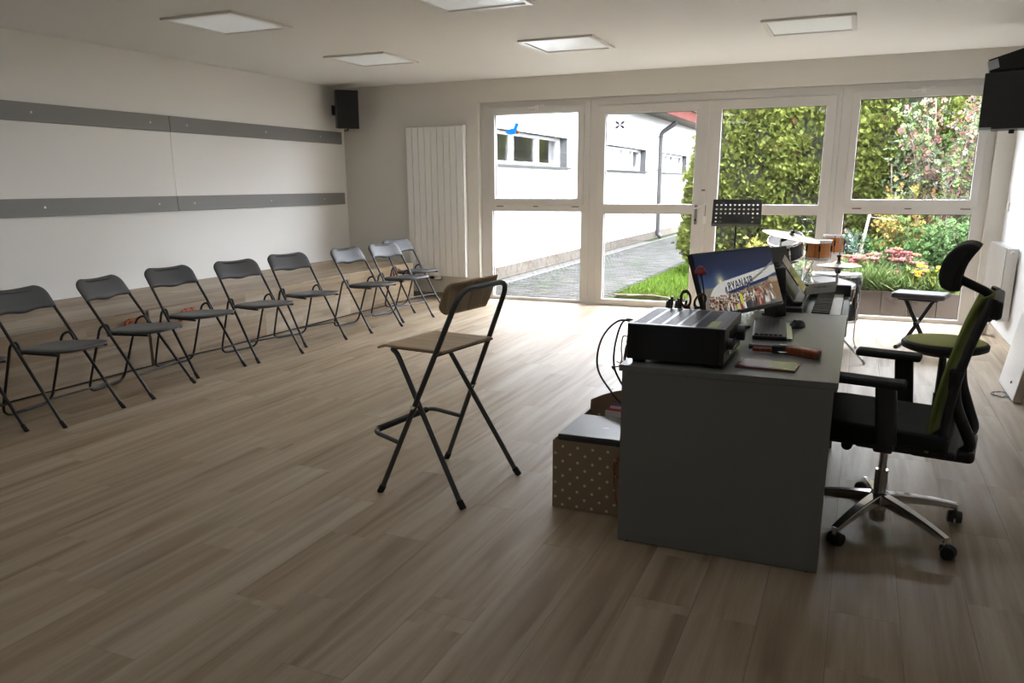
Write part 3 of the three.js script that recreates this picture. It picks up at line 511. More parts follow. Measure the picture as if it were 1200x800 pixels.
// ---------------------------------------------------------------- wide monitor with a picture of an aircraft and a crowd
{
  const W = 0.686, H = 0.305, TL = V(-0.672, 1.13, -3.544), TR = V(-0.403, 1.13, -4.175);
  const mid = TL.clone().add(TR).multiplyScalar(0.5), n = V(0.92, 0, 0.392);
  const cv = document.createElement('canvas'); cv.width = 1024; cv.height = 440; const c = cv.getContext('2d');
  const sky = c.createLinearGradient(0, 0, 0, 260); sky.addColorStop(0, '#0d1731'); sky.addColorStop(0.5, '#14244a'); sky.addColorStop(1, '#4a5f82'); c.fillStyle = sky; c.fillRect(0, 0, 1024, 440);
  const sun = c.createRadialGradient(255, 212, 2, 255, 212, 120); sun.addColorStop(0, 'rgba(255,248,205,1)'); sun.addColorStop(0.12, 'rgba(240,225,150,.75)'); sun.addColorStop(0.5, 'rgba(150,160,150,.3)'); sun.addColorStop(1, 'rgba(100,120,150,0)'); c.fillStyle = sun; c.fillRect(100, 60, 330, 260);
  c.fillStyle = '#7e776c'; c.fillRect(0, 250, 1024, 190); c.fillStyle = '#8d6f52'; c.fillRect(820, 250, 204, 150); c.fillStyle = '#b49a80'; c.fillRect(900, 235, 124, 40);
  c.fillStyle = '#d9d6cf'; c.beginPath(); c.moveTo(60, 350); c.quadraticCurveTo(120, 240, 280, 216); c.lineTo(1024, 140); c.lineTo(1024, 200); c.lineTo(720, 262); c.lineTo(330, 312); c.quadraticCurveTo(190, 330, 60, 350); c.fill();
  c.fillStyle = '#1a2c5e'; c.beginPath(); c.moveTo(300, 296); c.lineTo(700, 250); c.lineTo(900, 226); c.lineTo(900, 250); c.lineTo(340, 312); c.fill();
  c.strokeStyle = '#8b8a80'; c.lineWidth = 16; c.beginPath(); c.moveTo(560, 268); c.lineTo(800, 196); c.lineTo(1010, 120); c.stroke();
  c.save(); c.translate(330, 290); c.rotate(-0.085); c.fillStyle = '#1b2140'; c.font = 'bold 82px sans-serif'; c.fillText('RYANAIR', 0, 0); c.fillStyle = '#39406a'; c.beginPath(); c.moveTo(-46, 4); c.quadraticCurveTo(-40, -36, -10, -38); c.quadraticCurveTo(-20, -18, -14, 0); c.fill(); c.fillStyle = '#c9a940'; c.fillRect(-34, -16, 8, 14); c.restore();
  const r = rng(91), skin = ['#c79c7c', '#a87f63', '#8d6a52', '#d8b294'], cloth = ['#e9e6df', '#d9d5cc', '#1b1c20', '#2b2d33', '#33415f', '#c7c2b6', '#efece6', '#6b5a4a', '#b3a796', '#a8443a', '#26364f'];
  for (let row = 0; row < 4; row++) for (let k = 0; k < 34; k++) {
    const x = 70 + k * 27 + r() * 18 - row * 6, y = 318 + row * 24 + r() * 16 - k * 1.2, h = 62 + row * 8; if (x > 930) continue;
    c.fillStyle = cloth[r() * cloth.length | 0]; c.beginPath(); c.ellipse(x, y + h * 0.45, 11 + r() * 6, h * 0.42, 0, 0, 7); c.fill();
    c.fillStyle = ['#1c1c22', '#2c3040', '#403a36'][r() * 3 | 0]; c.fillRect(x - 7, y + h * 0.62, 14, h * 0.45);
    c.fillStyle = skin[r() * 4 | 0]; c.beginPath(); c.arc(x, y, 9, 0, 7); c.fill(); c.fillStyle = ['#2c2019', '#5a4432', '#171310', '#8a744e'][r() * 4 | 0]; c.beginPath(); c.arc(x, y - 2, 9.5, PI, 0); c.fill();
    if (r() < 0.18) { c.strokeStyle = '#c9a184'; c.lineWidth = 5; c.beginPath(); c.moveTo(x + 8, y + 16); c.lineTo(x + 16, y - 18); c.stroke(); }
  }
  c.fillStyle = '#d8d34a'; c.beginPath(); c.ellipse(470, 362, 22, 40, 0, 0, 7); c.fill(); c.fillRect(385, 395, 26, 40); c.fillStyle = '#a8302f'; c.fillRect(440, 400, 26, 36);
  c.strokeStyle = '#4a3a2c'; c.lineWidth = 12; c.beginPath(); c.moveTo(850, 290); c.lineTo(930, 392); c.stroke();
  const tx = new THREE.CanvasTexture(cv); tx.colorSpace = THREE.SRGBColorSpace;
  const t = thing('monitor', 'wide monitor showing an aircraft and a crowd of people', 'monitor', [mid.x, DT, mid.z], Math.atan2(n.x, n.z));     // local +z is the screen's facing
  const tilt = -20 * PI / 180, top = 1.13 - DT, put = (g) => g.translate(0, -H / 2, 0).rotateX(tilt).translate(0, top, 0);
  mesh('case', [put(rb(W, H, 0.024, 0.006, 0, 0, -0.014)), put(rb(W * 0.55, H * 0.6, 0.03, 0.012, 0, -0.02, -0.035))], M.blackPlastic, t);
  const scr = mesh('screen', put(new THREE.PlaneGeometry(W - 0.016, H - 0.026).translate(0, 0.005, -0.0008)), new THREE.MeshStandardMaterial({ color: 0x080808, roughness: 0.25, emissive: 0xffffff, emissiveMap: tx, emissiveIntensity: 0.016 }), t);
  mesh('stand_neck', [rb(0.07, 0.2, 0.025, 0.008, 0, 0.11, 0.0, -0.12)], M.blackPlastic, t);
  mesh('stand_foot', rb(0.24, 0.014, 0.15, 0.006, 0, 0.007, -0.02), M.blackPlastic, t);
  const glow = new THREE.RectAreaLight(0xbcc4d8, 0.006, W - 0.02, H - 0.03); const gp = V(0, -H / 2, 0.006).applyAxisAngle(V(1, 0, 0), tilt).add(V(0, top, 0));
glow.position.copy(gp); t.updateMatrixWorld(true); t.add(glow); t.updateMatrixWorld(true); glow.lookAt(gp.clone().add(V(0, -Math.sin(tilt), Math.cos(tilt))).applyMatrix4(t.matrixWorld));
}
{ // desktop loudspeaker standing behind the monitor's far edge, tilted back like it
  const s = thing('desk_speaker', 'slim black desktop loudspeaker beside the monitor', 'loudspeaker', [-0.375, DT, -4.385], 0.95);
  mesh('box', [rb(0.085, 0.25, 0.085, 0.012, 0, 0.129, -0.005, -0.1)], M.blackMatte, s); mesh('foot', rb(0.09, 0.012, 0.09, 0.004, 0, 0.006, 0), M.rubber, s);
  mesh('driver', [cyl([0, 0.1, 0.036], [0, 0.1, 0.046], 0.03, 0.026, 22).rotateX(-0.1), cyl([0, 0.19, 0.036], [0, 0.19, 0.046], 0.016, 0.014, 18).rotateX(-0.1)], M.blackPlastic, s);
}
{ // keyboard, mouse
  const k = thing('computer_keyboard', 'black computer keyboard in front of the monitor', 'keyboard', [-0.345, DT, -3.88], 0.09);
  mesh('body', rspan(-0.075, 0.075, 0.004, 0.02, -0.225, 0.225, 0.005, 2), M.blackPlastic, k);
  const keys = []; for (let r = 0; r < 6; r++) for (let c = 0; c < 21; c++) keys.push(bx(0.0165, 0.008, 0.0165, -0.056 + r * 0.0205, 0.0235, -0.207 + c * 0.0205));
  mesh('keys', keys, std(lin(0.02, 0.02, 0.021), 0.35), k, { kind: 'stuff' }); mesh('palm_rest', rspan(0.068, 0.1, 0.003, 0.014, -0.22, 0.22, 0.004, 2), M.alu, k);
  mesh('foot', [span(-0.07, -0.05, 0, 0.006, -0.2, -0.16), span(-0.07, -0.05, 0, 0.006, 0.16, 0.2), span(0.05, 0.07, 0, 0.006, -0.2, 0.2)], M.rubber, k);
  const m = thing('computer_mouse', 'black computer mouse on the open part of the desk', 'mouse', [-0.235, DT, -4.06], 1.2);
  const g = new THREE.SphereGeometry(1, 28, 14, 0, 2 * PI, 0, PI / 2); g.scale(0.058, 0.036, 0.034); { const p = g.attributes.position; for (let i = 0; i < p.count; i++) p.setX(i, p.getX(i) * (1 - 0.1 * p.getZ(i) / 0.034 * 0)); } g.translate(0, 0.003, 0);
  mesh('shell', g, M.blackPlastic, m); mesh('base', new THREE.CylinderGeometry(1, 1, 0.004, 28).scale(0.056, 1, 0.033).translate(0, 0.002, 0), M.rubber, m); mesh('wheel', cyl([-0.03, 0.03, -0.004], [-0.03, 0.03, 0.004], 0.01), M.rubber, m);
}
{ // toy pistol, booklet
  const wood = std(0xffffff, 0.4, { map: scaled(oak([150, 78, 38], [112, 52, 24], [80, 36, 18]), 6, 4) });
  const p = thing('toy_pistol', 'old-style toy pistol with brown wooden grip lying on the desk', 'toy pistol', [-0.235, DT, -3.385], 0.05);
  const grip = new THREE.Shape(); grip.moveTo(-0.0, 0.016); grip.quadraticCurveTo(0.06, 0.012, 0.14, -0.05); grip.lineTo(0.12, -0.1); grip.quadraticCurveTo(0.06, -0.05, 0.0, -0.02); grip.closePath();
  mesh('grip', metreUV(extr(grip, 0.034, 0.009, 3).rotateX(-PI / 2).translate(0, 0.0175, 0)), wood, p, { label: 'brown wooden grip' });
  mesh('fore_end', metreUV(rb(0.1, 0.02, 0.022, 0.007, -0.08, 0.013, 0.006)), wood, p);
  mesh('barrel', [cyl([-0.145, 0.022, -0.006], [0.01, 0.022, -0.006], 0.01), cyl([-0.145, 0.022, -0.006], [-0.135, 0.022, -0.006], 0.0125)], M.tube, p);
  mesh('lock', [rb(0.085, 0.034, 0.04, 0.008, -0.012, 0.019, -0.002), rb(0.022, 0.018, 0.022, 0.005, 0.02, 0.024, -0.026, 0, 0.4)], M.blackPlastic, p); mesh('trigger_guard', pipe([[-0.03, 0.013, 0.016], [-0.028, 0.013, 0.042], [0.012, 0.013, 0.042], [0.014, 0.013, 0.02]], 0.003, 0.012, 6), M.alu, p); mesh('hammer_plate', rb(0.03, 0.004, 0.02, 0.0015, -0.008, 0.0375, 0.004), M.alu, p);
  const b = thing('booklet', 'thin booklet with red spine on the desk', 'booklet', [-0.275, DT, -3.115], -0.06);
  mesh('pages', rspan(-0.108, 0.108, 0.0015, 0.0075, -0.072, 0.072, 0.001, 1), std(lin(0.5, 0.47, 0.44), 0.7), b);
  mesh('cover', [span(-0.11, 0.11, 0, 0.0015, -0.074, 0.074), span(-0.11, 0.11, 0.0075, 0.009, -0.074, 0.074), span(-0.11, 0.11, 0, 0.009, 0.072, 0.0745)], phy({ color: lin(0.16, 0.045, 0.04), roughness: 0.25, clearcoat: 0.6 }), b);
  mesh('title_panel', span(-0.1, 0.1, 0.009, 0.0094, -0.066, 0.05), phy({ color: lin(0.3, 0.28, 0.26), roughness: 0.25, clearcoat: 0.6 }), b);
}
{ // pens, scissors and an artificial rose behind the receiver
  const mug = thing('pen_box', 'low dark pen box behind the receiver', 'pen holder', [-0.735, DT, -3.53]);
  mesh('box', [span(-0.06, 0.06, 0, 0.005, -0.04, 0.04), span(-0.06, -0.056, 0, 0.1, -0.04, 0.04), span(0.056, 0.06, 0, 0.1, -0.04, 0.04), span(-0.06, 0.06, 0, 0.1, -0.04, -0.036), span(-0.06, 0.06, 0, 0.1, 0.036, 0.04)], M.blackPlastic, mug);
  const cols = [[0.03, 0.06, 0.05], [0.02, 0.02, 0.02], [0.06, 0.05, 0.05], [0.03, 0.05, 0.09], [0.05, 0.09, 0.06], [0.02, 0.02, 0.02], [0.07, 0.05, 0.04]], names = ['dark green', 'black', 'brown', 'blue', 'green', 'thin black', 'grey brown'];
  cols.forEach((c, i) => { const p = thing('pen', `${names[i]} pen standing in the pen box behind the receiver`, 'pen', [-0.775 + i * 0.014, DT + 0.006, -3.53 + (i % 3 - 1) * 0.018], 0, 'pens in the pen box'); const h = 0.155 + 0.035 * ((i * 0.37) % 1); mesh('barrel', cyl([0, 0, 0], [0.006, h, 0.003 * (i % 2)], 0.0055), std(lin(...c), 0.4), p); mesh('cap', cyl([0.0055, h - 0.03, 0.0027 * (i % 2)], [0.0065, h + 0.01, 0.003 * (i % 2)], 0.0068, 0.006), std(lin(...c), 0.3), p); });
  const sc = thing('scissors', 'scissors with dark red ring handles behind the receiver', 'scissors', [-0.65, DT, -3.51], 0.45);
  const red = std(lin(0.09, 0.015, 0.015), 0.35);
  mesh('handle', [new THREE.TorusGeometry(0.026, 0.006, 8, 24).scale(0.85, 1.35, 1).rotateZ(0.15).translate(-0.03, 0.19, 0), new THREE.TorusGeometry(0.026, 0.006, 8, 24).scale(0.85, 1.2, 1).rotateZ(-0.5).translate(0.035, 0.18, 0)], red, sc);
  mesh('blade', [rb(0.014, 0.16, 0.004, 0.001, -0.008, 0.08, 0, 0, 0, 0.1), rb(0.014, 0.16, 0.004, 0.001, 0.008, 0.08, 0.005, 0, 0, -0.12)], M.alu, sc);
  const ro = thing('artificial_rose', 'red artificial rose standing in front of the monitor', 'flower', [-0.597, DT, -3.478]);
  mesh('stem', cable([[0.02, 0.0, 0], [0.012, 0.15, 0], [-0.005, 0.26, 0], [-0.016, 0.31, 0]], 0.0035, 20, 6), std(lin(0.05, 0.02, 0.015), 0.6), ro);
  const petals = [ball(0.017, -0.018, 0.322, 0, 1, 1.05, 1, 12)]; for (let k = 0; k < 9; k++) { const a = k * 2.4, q = 0.009 + 0.0014 * k; petals.push(ball(0.016, 0, 0, 0, 1.1, 1.0, 0.4, 10).rotateX(-0.25 - 0.05 * k).translate(0, -0.001 * k, q).rotateY(a).translate(-0.018, 0.322, 0)); }
  mesh('bloom', petals, std(lin(0.2, 0.008, 0.012), 0.6), ro); mesh('calyx', ball(0.011, -0.016, 0.304, 0, 1, 0.8, 1, 10), std(lin(0.03, 0.05, 0.02), 0.7), ro);
  mesh('weight', lathe([[0, 0], [0.03, 0], [0.03, 0.012], [0.008, 0.016], [0, 0.016]], 18).translate(0.02, 0, 0), M.blackPlastic, ro);
}
// ---------------------------------------------------------------- dotted box beside the desk, with what lies in it
{
  const dots = texture(256, 256, (u, v) => { const q = (x, y) => Math.hypot(u * 2 % 1 - x, v * 2 % 1 - y); return Math.min(q(0.25, 0.25), q(0.75, 0.75)) < 0.095 ? [214, 208, 192] : [142, 124, 98]; });
  const kraft = std(0xffffff, 0.8, { map: scaled(dots, 7.2, 7.2) }), inner = std(lin(0.2, 0.13, 0.075), 0.85);
  const b = thing('cardboard_box', 'open brown storage box with pale dots beside the desk', 'box', [-1.003, 0, -3.43]);
  const w = 0.17, d = 0.275, h = 0.322;
  mesh('front_wall', metreUV(span(-w, w, 0.002, h, d - 0.004, d)), kraft, b); mesh('back_wall', metreUV(span(-w, w, 0.002, h, -d, -d + 0.004)), kraft, b);
  mesh('side_wall', metreUV(span(-w, -w + 0.004, 0.002, h, -d + 0.004, d - 0.004)), kraft, b); mesh('side_wall', metreUV(span(w - 0.004, w, 0.002, h, -d + 0.004, d - 0.004)), kraft, b);
  mesh('bottom', span(-w + 0.004, w - 0.004, 0, 0.006, -d + 0.004, d - 0.004), inner, b);
  const fl = new THREE.Shape(); fl.moveTo(-w, 0); fl.lineTo(w, 0); fl.lineTo(w, 0.13); fl.quadraticCurveTo(-0.02, 0.13, -w, 0.045); fl.closePath();
  mesh('back_flap', extr(fl, 0.004).rotateX(-0.12).translate(0, h, -d + 0.002), inner, b, { label: 'raised rear flap of the box' });
  const lid = thing('grey_case', 'flat grey case lying in the mouth of the dotted box', 'case', [-1.0, 0.0, -3.36]);
  mesh('shell', rb(0.318, 0.032, 0.36, 0.006, 0, 0.328, 0.005, -0.015, 0.02, 0), std(lin(0.065, 0.066, 0.068), 0.4), lid);
  mesh('rim', rb(0.322, 0.004, 0.364, 0.0015, 0, 0.328, 0.005, -0.015, 0.02, 0), M.blackPlastic, lid);
  mesh('emblem', ball(0.016, 0.02, 0.3435, 0.03, 1.2, 0.12, 1, 14), std(lin(0.15, 0.15, 0.15), 0.3), lid);
  [[0.62, 0.6, 0.58], [0.5, 0.06, 0.08], [0.62, 0.58, 0.5], [0.16, 0.1, 0.3]].forEach((c, i) => { const p = thing('paper_sheet', ['white sheet', 'red folder', 'cream sheet', 'violet folder'][i] + ' standing in the back of the dotted box', 'paper', [-0.96 + i * 0.01, 0.007, -3.585 - i * 0.025]); mesh('sheet', rb(0.22, 0.34 + 0.008 * i, 0.003 + 0.002 * (i % 2), 0.001, 0, 0.172 + 0.004 * i, 0, -0.08, 0, 0.03 * (i - 1.5)), std(lin(...c), 0.7), p); });
}
{ // leads hanging behind the receiver into the box
  const leads = [
    [[[-0.8, 0.885, -3.1], [-0.87, 0.885, -3.12], [-0.955, 0.80, -3.16], [-0.985, 0.66, -3.2], [-0.93, 0.53, -3.26], [-0.85, 0.42, -3.3], [-0.835, 0.35, -3.3]], 0.0045, 'outermost black lead looping down from the receiver'],
    [[[-0.8, 0.88, -3.16], [-0.86, 0.88, -3.17], [-0.905, 0.79, -3.2], [-0.915, 0.66, -3.22], [-0.865, 0.53, -3.27], [-0.842, 0.42, -3.31], [-0.838, 0.35, -3.3]], 0.0045, 'middle black lead looping down from the receiver'],
    [[[-0.8, 0.875, -3.2], [-0.838, 0.865, -3.2], [-0.862, 0.75, -3.21], [-0.868, 0.62, -3.22], [-0.85, 0.5, -3.26], [-0.84, 0.42, -3.3], [-0.84, 0.352, -3.28]], 0.0045, 'innermost black lead hanging down behind the receiver'],
  ];
  for (const [p, r, label] of leads) { const c = thing('lead', label, 'cable', [0, 0, 0], 0, 'leads behind the receiver'); mesh('lead', cable(p, r, 60, 7), M.blackPlastic, c); mesh('plug', cyl([-0.799, p[0][1], p[0][2]], [-0.825, p[0][1], p[0][2]], 0.007), M.blackPlastic, c); }
  const redM = std(lin(0.30, 0.05, 0.03), 0.5);
  const rc = thing('red_wire', 'thin red wire hanging down the side of the dotted box', 'cable');
  mesh('wire', [cable([[-0.846, 0.43, -3.12], [-0.852, 0.36, -3.12], [-0.845, 0.3, -3.13], [-0.87, 0.28, -3.135], [-0.885, 0.23, -3.14], [-0.865, 0.19, -3.14], [-0.848, 0.24, -3.135], [-0.86, 0.28, -3.13], [-0.878, 0.22, -3.13], [-0.868, 0.1, -3.13], [-0.862, 0.07, -3.13]], 0.0028, 90, 6), cable([[-0.838, 0.46, -3.2], [-0.846, 0.4, -3.14], [-0.85, 0.37, -3.12], [-0.846, 0.31, -3.12], [-0.85, 0.27, -3.12]], 0.003, 40, 6)], redM, rc);
  const br = thing('brown_wire', 'thin brown speaker wire at the rear of the receiver', 'cable');
  mesh('wire', [cable([[-0.802, 0.83, -3.04], [-0.826, 0.84, -3.03], [-0.832, 0.79, -3.02], [-0.826, 0.75, -3.01], [-0.836, 0.72, -3.0], [-0.86, 0.72, -2.99], [-0.85, 0.70, -3.0]], 0.0028, 50, 6), cable([[-0.802, 0.82, -3.07], [-0.82, 0.8, -3.05], [-0.824, 0.76, -3.04], [-0.83, 0.73, -3.02], [-0.85, 0.735, -3.02]], 0.0024, 40, 6)], std(lin(0.2, 0.1, 0.06), 0.6), br);
}
// ---------------------------------------------------------------- digital piano behind the desk, keys towards +x
{
  const p = thing('digital_piano', 'black digital piano behind the desk', 'piano', [-0.2, 0, -5.07]);
  const z0 = 0.51, z1 = -0.51, ivory = std(lin(0.62, 0.60, 0.54), 0.3);
  mesh('case', [rspan(-0.2, 0.165, 0.62, 0.70, z1, z0, 0.006, 1), rspan(-0.2, -0.045, 0.69, 0.768, z1, z0, 0.008, 2), rspan(0.152, 0.19, 0.66, 0.715, z1, z0, 0.006, 1)], M.blackPlastic, p);
  for (const [z, h] of [[z0 - 0.02, 0.728], [z1 + 0.02, 0.785]]) mesh('cheek_block', rspan(-0.2, 0.19, 0.62, h, z - 0.02, z + 0.02, 0.006, 2), M.blackPlastic, p);
  const nW = 42, kw = (z0 - z1 - 0.086) / nW;
  for (let i = 0; i < nW; i++) mesh('white_key', bx(0.148, 0.02, kw - 0.0014, 0.075, 0.716, z0 - 0.043 - (i + 0.5) * kw), ivory, p);
  for (let i = 0; i < nW - 1; i++) if (![2, 6].includes(i % 7)) mesh('black_key', rb(0.095, 0.016, 0.011, 0.002, 0.0475, 0.732, z0 - 0.043 - (i + 1) * kw, 0, 0, 0, 1), M.blackGloss, p);
  for (const z of [0.4, -0.4]) mesh('stand_leg', [rspan(-0.14, -0.08, 0.02, 0.62, z - 0.02, z + 0.02, 0.005, 1), rspan(-0.2, 0.16, 0, 0.03, z - 0.022, z + 0.022, 0.006, 1), rspan(-0.12, 0.1, 0.59, 0.622, z - 0.02, z + 0.02, 0.004, 1)], M.blackPlastic, p);
  mesh('music_rest', [rb(0.012, 0.2, 0.5, 0.004, -0.155, 0.865, 0.2, 0, 0, 0.62), rb(0.05, 0.014, 0.5, 0.004, -0.075, 0.785, 0.2)], M.blackPlastic, p);
  const gloss = (c) => phy({ color: lin(...c), roughness: 0.06, ior: 1.35 });
  const a = thing('laminated_sheet', 'glossy laminated sheet leaning on the piano music rest', 'sheet', [-0.272, 0.8, -4.83]);
  mesh('sheet', rb(0.002, 0.24, 0.26, 0.0008, -0.045, 0.115, -0.02, 0.06, 0, 0.62), gloss([0.02, 0.024, 0.016]), a);
  const b = thing('star_card', 'small grey card with a black star lying on the piano music rest', 'card', [-0.2, 0.796, -4.98]);
  const star = []; for (let i = 0; i < 12; i++) { const r = i % 2 ? 0.018 : 0.05, q = i * PI / 6; star.push([r * Math.cos(q), r * Math.sin(q)]); }
  const tip = (g) => g.rotateX(-PI / 2).rotateZ(0.16).rotateX(0.06).translate(0.03, 0.034, 0);
  mesh('card', tip(extr(rrect(0.16, 0.34, 0.006), 0.003)), dull(lin(0.16, 0.155, 0.14)), b);
  mesh('star', tip(extr(star, 0.0015).translate(0.0, 0.03, 0.0022)), M.blackMatte, b);
  const g = thing('second_screen', 'dark glossy screen with thin black frame behind the wide monitor', 'screen', [-0.405, 0.776, -4.99], 1.18);
  const tilt = (q) => q.translate(0, 0.14, 0).rotateX(-0.38).translate(0, 0.012, 0.0);
  mesh('panel', tilt(rb(0.5, 0.29, 0.008, 0.003, 0, 0, -0.006)), M.blackPlastic, g);
  mesh('screen_glass', tilt(bx(0.488, 0.278, 0.002, 0, 0, -0.0015)), gloss([0.012, 0.013, 0.014]), g);
  mesh('easel', [rb(0.14, 0.2, 0.006, 0.002, 0, 0.1, -0.09, 0.35), rb(0.3, 0.012, 0.06, 0.004, 0, 0.006, 0.005)], M.blackPlastic, g);
}
// ---------------------------------------------------------------- perforated music stand
{
  const t = thing('music_stand', 'black music stand with perforated desk in front of the garden doors', 'music stand', [-1.03, 0, -7.5], 0.12);
  const s = new THREE.Shape([[-0.215, 0], [0.215, 0], [0.215, 0.27], [-0.215, 0.27]].map(([x, y]) => new THREE.Vector2(x, y))), holes = [];
  const hole = (x, y) => { const h = new THREE.Path(); h.absellipse(x, y, 0.0095, 0.0095, 0, 2 * PI, true); holes.push(h); };
  for (let r = 0; r < 5; r++) for (let k = 0; k < 10; k++) if (r < 3 || k < 2 || k > 7) hole(-0.18 + k * 0.04, 0.215 - r * 0.043);
  const pl = (g) => g.rotateX(-0.55).rotateZ(0).translate(0, 1.055, 0.05);
  const plate = extr(s, 0.003, 0, 1, holes);
  mesh('desk_plate', [pl(plate), pl(rb(0.43, 0.006, 0.05, 0.002, 0, 0.0, 0.024)), pl(rb(0.43, 0.012, 0.004, 0.001, 0, 0.006, 0.05)), pl(rb(0.43, 0.004, 0.012, 0.001, 0, 0.27, -0.004))], M.blackPlastic, t);
  mesh('tilt_joint', [cyl([0, 1.06, 0.0], [0, 1.11, 0.0], 0.014), rb(0.06, 0.06, 0.02, 0.006, 0, 1.12, 0.01, -0.55)], M.blackPlastic, t);
  mesh('pole', [cyl([0, 0.3, 0], [0, 1.08, 0], 0.009), cyl([0, 0.1, 0], [0, 0.62, 0], 0.013), cyl([0, 0.6, 0], [0, 0.66, 0], 0.018)], M.blackPlastic, t);
  for (let k = 0; k < 3; k++) { const a = k * 2.0944 + 0.4; mesh('leg', [pipe([[0.012 * Math.cos(a), 0.3, 0.012 * Math.sin(a)], [0.26 * Math.cos(a), 0.014, 0.26 * Math.sin(a)]], 0.008, 0.02), cyl([0.262 * Math.cos(a), 0.0, 0.262 * Math.sin(a)], [0.25 * Math.cos(a), 0.03, 0.25 * Math.sin(a)], 0.012)], M.blackPlastic, t); }
}
// ---------------------------------------------------------------- drum kit
{
  const orange = std(0xffffff, 0.35, { map: scaled(oak([222, 150, 84], [198, 120, 58], [176, 100, 46]), 2, 0.8) });
  const head = std(lin(0.55, 0.55, 0.55), 0.6), darkShell = std(lin(0.03, 0.03, 0.034), 0.2, { metalness: 0.3 });
  function drum(t, r, h, shell, lugs, opt = {}) {
    const y0 = -h / 2, y1 = h / 2;
    mesh('shell', lathe([[r, y0], [r, y1], [r - 0.006, y1], [r - 0.006, y0], [r, y0]], 40), shell, t);
    mesh('drum_head', lathe([[0, y1 + 0.004], [r - 0.004, y1 + 0.004], [r + 0.002, y1]], 40), head, t); mesh('drum_head', lathe([[r + 0.002, y0], [r - 0.004, y0 - 0.004], [0, y0 - 0.004]], 40), head, t);
    for (const y of [y1, y0]) mesh('hoop', lathe([[r + 0.001, y - 0.014], [r + 0.008, y - 0.014], [r + 0.009, y + 0.01], [r + 0.001, y + 0.012], [r + 0.001, y - 0.014]], 40), opt.hoop ?? M.chrome, t);
    for (let k = 0; k < lugs; k++) { const a = k / lugs * 2 * PI + 0.2, x = Math.cos(a), z = Math.sin(a); mesh('lug', [rb(0.016, Math.min(0.05, h * 0.4), 0.016, 0.004, (r + 0.008) * x, y1 - Math.min(0.06, h * 0.45), (r + 0.008) * z), cyl([(r + 0.008) * x, y0, (r + 0.008) * z], [(r + 0.008) * x, y1 + 0.006, (r + 0.008) * z], 0.0032, 0.0032, 6)], opt.lug ?? M.chrome, t); }
  }
  function tilted(name, label, pos, rx, rz, build) { const t = thing(name, label, 'drum', pos); t.rotation.set(rx, 0, rz); build(t); return t; }
  // the bass drum carries the two orange toms and the white-headed tom on its arms
  const kick = thing('bass_drum', 'dark bass drum on its side behind the piano', 'drum', [-0.5, 0.285, -7.75], 0.35); kick.rotation.set(PI / 2, 0, -0.35);
  drum(kick, 0.27, 0.38, darkShell, 8, { hoop: M.blackPlastic });
  mesh('spur', [cyl([0.2, 0.1, 0.16], [0.33, 0.16, 0.276], 0.007), cyl([-0.2, 0.1, 0.16], [-0.33, 0.16, 0.276], 0.007)], M.chrome, kick);
  tilted('tom_drum', 'orange wooden tom drum with white rim, in front of the other orange one', [-0.31, 0.862, -7.5], 0.02, 0.0, (t) => { drum(t, 0.1, 0.15, orange, 5, { hoop: M.whitePaint, lug: M.blackPlastic }); mesh('mount_arm', pipe([[0, -0.02, -0.1], [0, -0.02, -0.2], [-0.12, -0.31, -0.2]], 0.009, 0.03), M.chrome, t); });
  tilted('tom_drum', 'orange wooden tom drum partly hidden behind the other orange one', [-0.2, 0.885, -7.85], 0.0, 0.0, (t) => { drum(t, 0.085, 0.155, orange, 5, { hoop: M.whitePaint, lug: M.blackPlastic }); mesh('mount_arm', pipe([[-0.085, -0.02, 0], [-0.2, -0.02, 0.05], [-0.24, -0.34, 0.1]], 0.009, 0.03), M.chrome, t); });
  tilted('tom_drum', 'tom drum with white head tilted towards the room, left of the cymbal stand', [-0.6, 0.86, -7.7], 0.42, 0.1, (t) => { drum(t, 0.15, 0.16, darkShell, 6); mesh('mount_arm', pipe([[0, -0.05, -0.15], [0.02, -0.1, -0.22], [0.03, -0.32, -0.12]], 0.01, 0.03), M.chrome, t); });
  const ft = thing('floor_tom', 'dark floor tom with large white head by the window', 'drum', [-0.145, 0.44, -7.62]);
  drum(ft, 0.205, 0.4, darkShell, 8);
  for (let k = 0; k < 3; k++) { const a = k * 2.094 + 0.55, x = 0.222 * Math.cos(a), z = 0.222 * Math.sin(a); mesh('leg', [cyl([x, 0.05, z], [x, -0.36, z], 0.006), pipe([[x, -0.36, z], [x * 1.12, -0.425, z * 1.12]], 0.006, 0.01), ball(0.014, x * 1.12, -0.426, z * 1.12, 1, 1, 1, 10)], M.chrome, ft); mesh('leg_bracket', rb(0.03, 0.06, 0.03, 0.006, x * 0.98, -0.05, z * 0.98), M.chrome, ft); }
  const sn = thing('snare_drum', 'dark snare drum tilted on a low stand before the floor tom', 'drum', [-0.165, 0.56, -7.12]); sn.rotation.set(0.12, 0, -0.14);
  drum(sn, 0.172, 0.13, darkShell, 8);
  mesh('stand', [cyl([0, -0.06, 0], [0.07, -0.47, 0.03], 0.01), ...[0, 1, 2].map((k) => pipe([[0.06, -0.4, 0.03], [0.06 + 0.19 * Math.cos(k * 2.09 + 0.9), -0.545 + 0.19 * (0.12 * Math.sin(k * 2.09 + 0.9)) + 0.0, 0.03 + 0.19 * Math.sin(k * 2.09 + 0.9)]], 0.008, 0.02)), ...[0, 1, 2].map((k) => pipe([[0, -0.1, 0], [0.15 * Math.cos(k * 2.09), -0.085, 0.15 * Math.sin(k * 2.09)], [0.18 * Math.cos(k * 2.09), -0.03, 0.18 * Math.sin(k * 2.09)]], 0.007, 0.03))], M.chrome, sn);
  const bronze = std(lin(0.24, 0.205, 0.15), 0.42, { metalness: 1 });
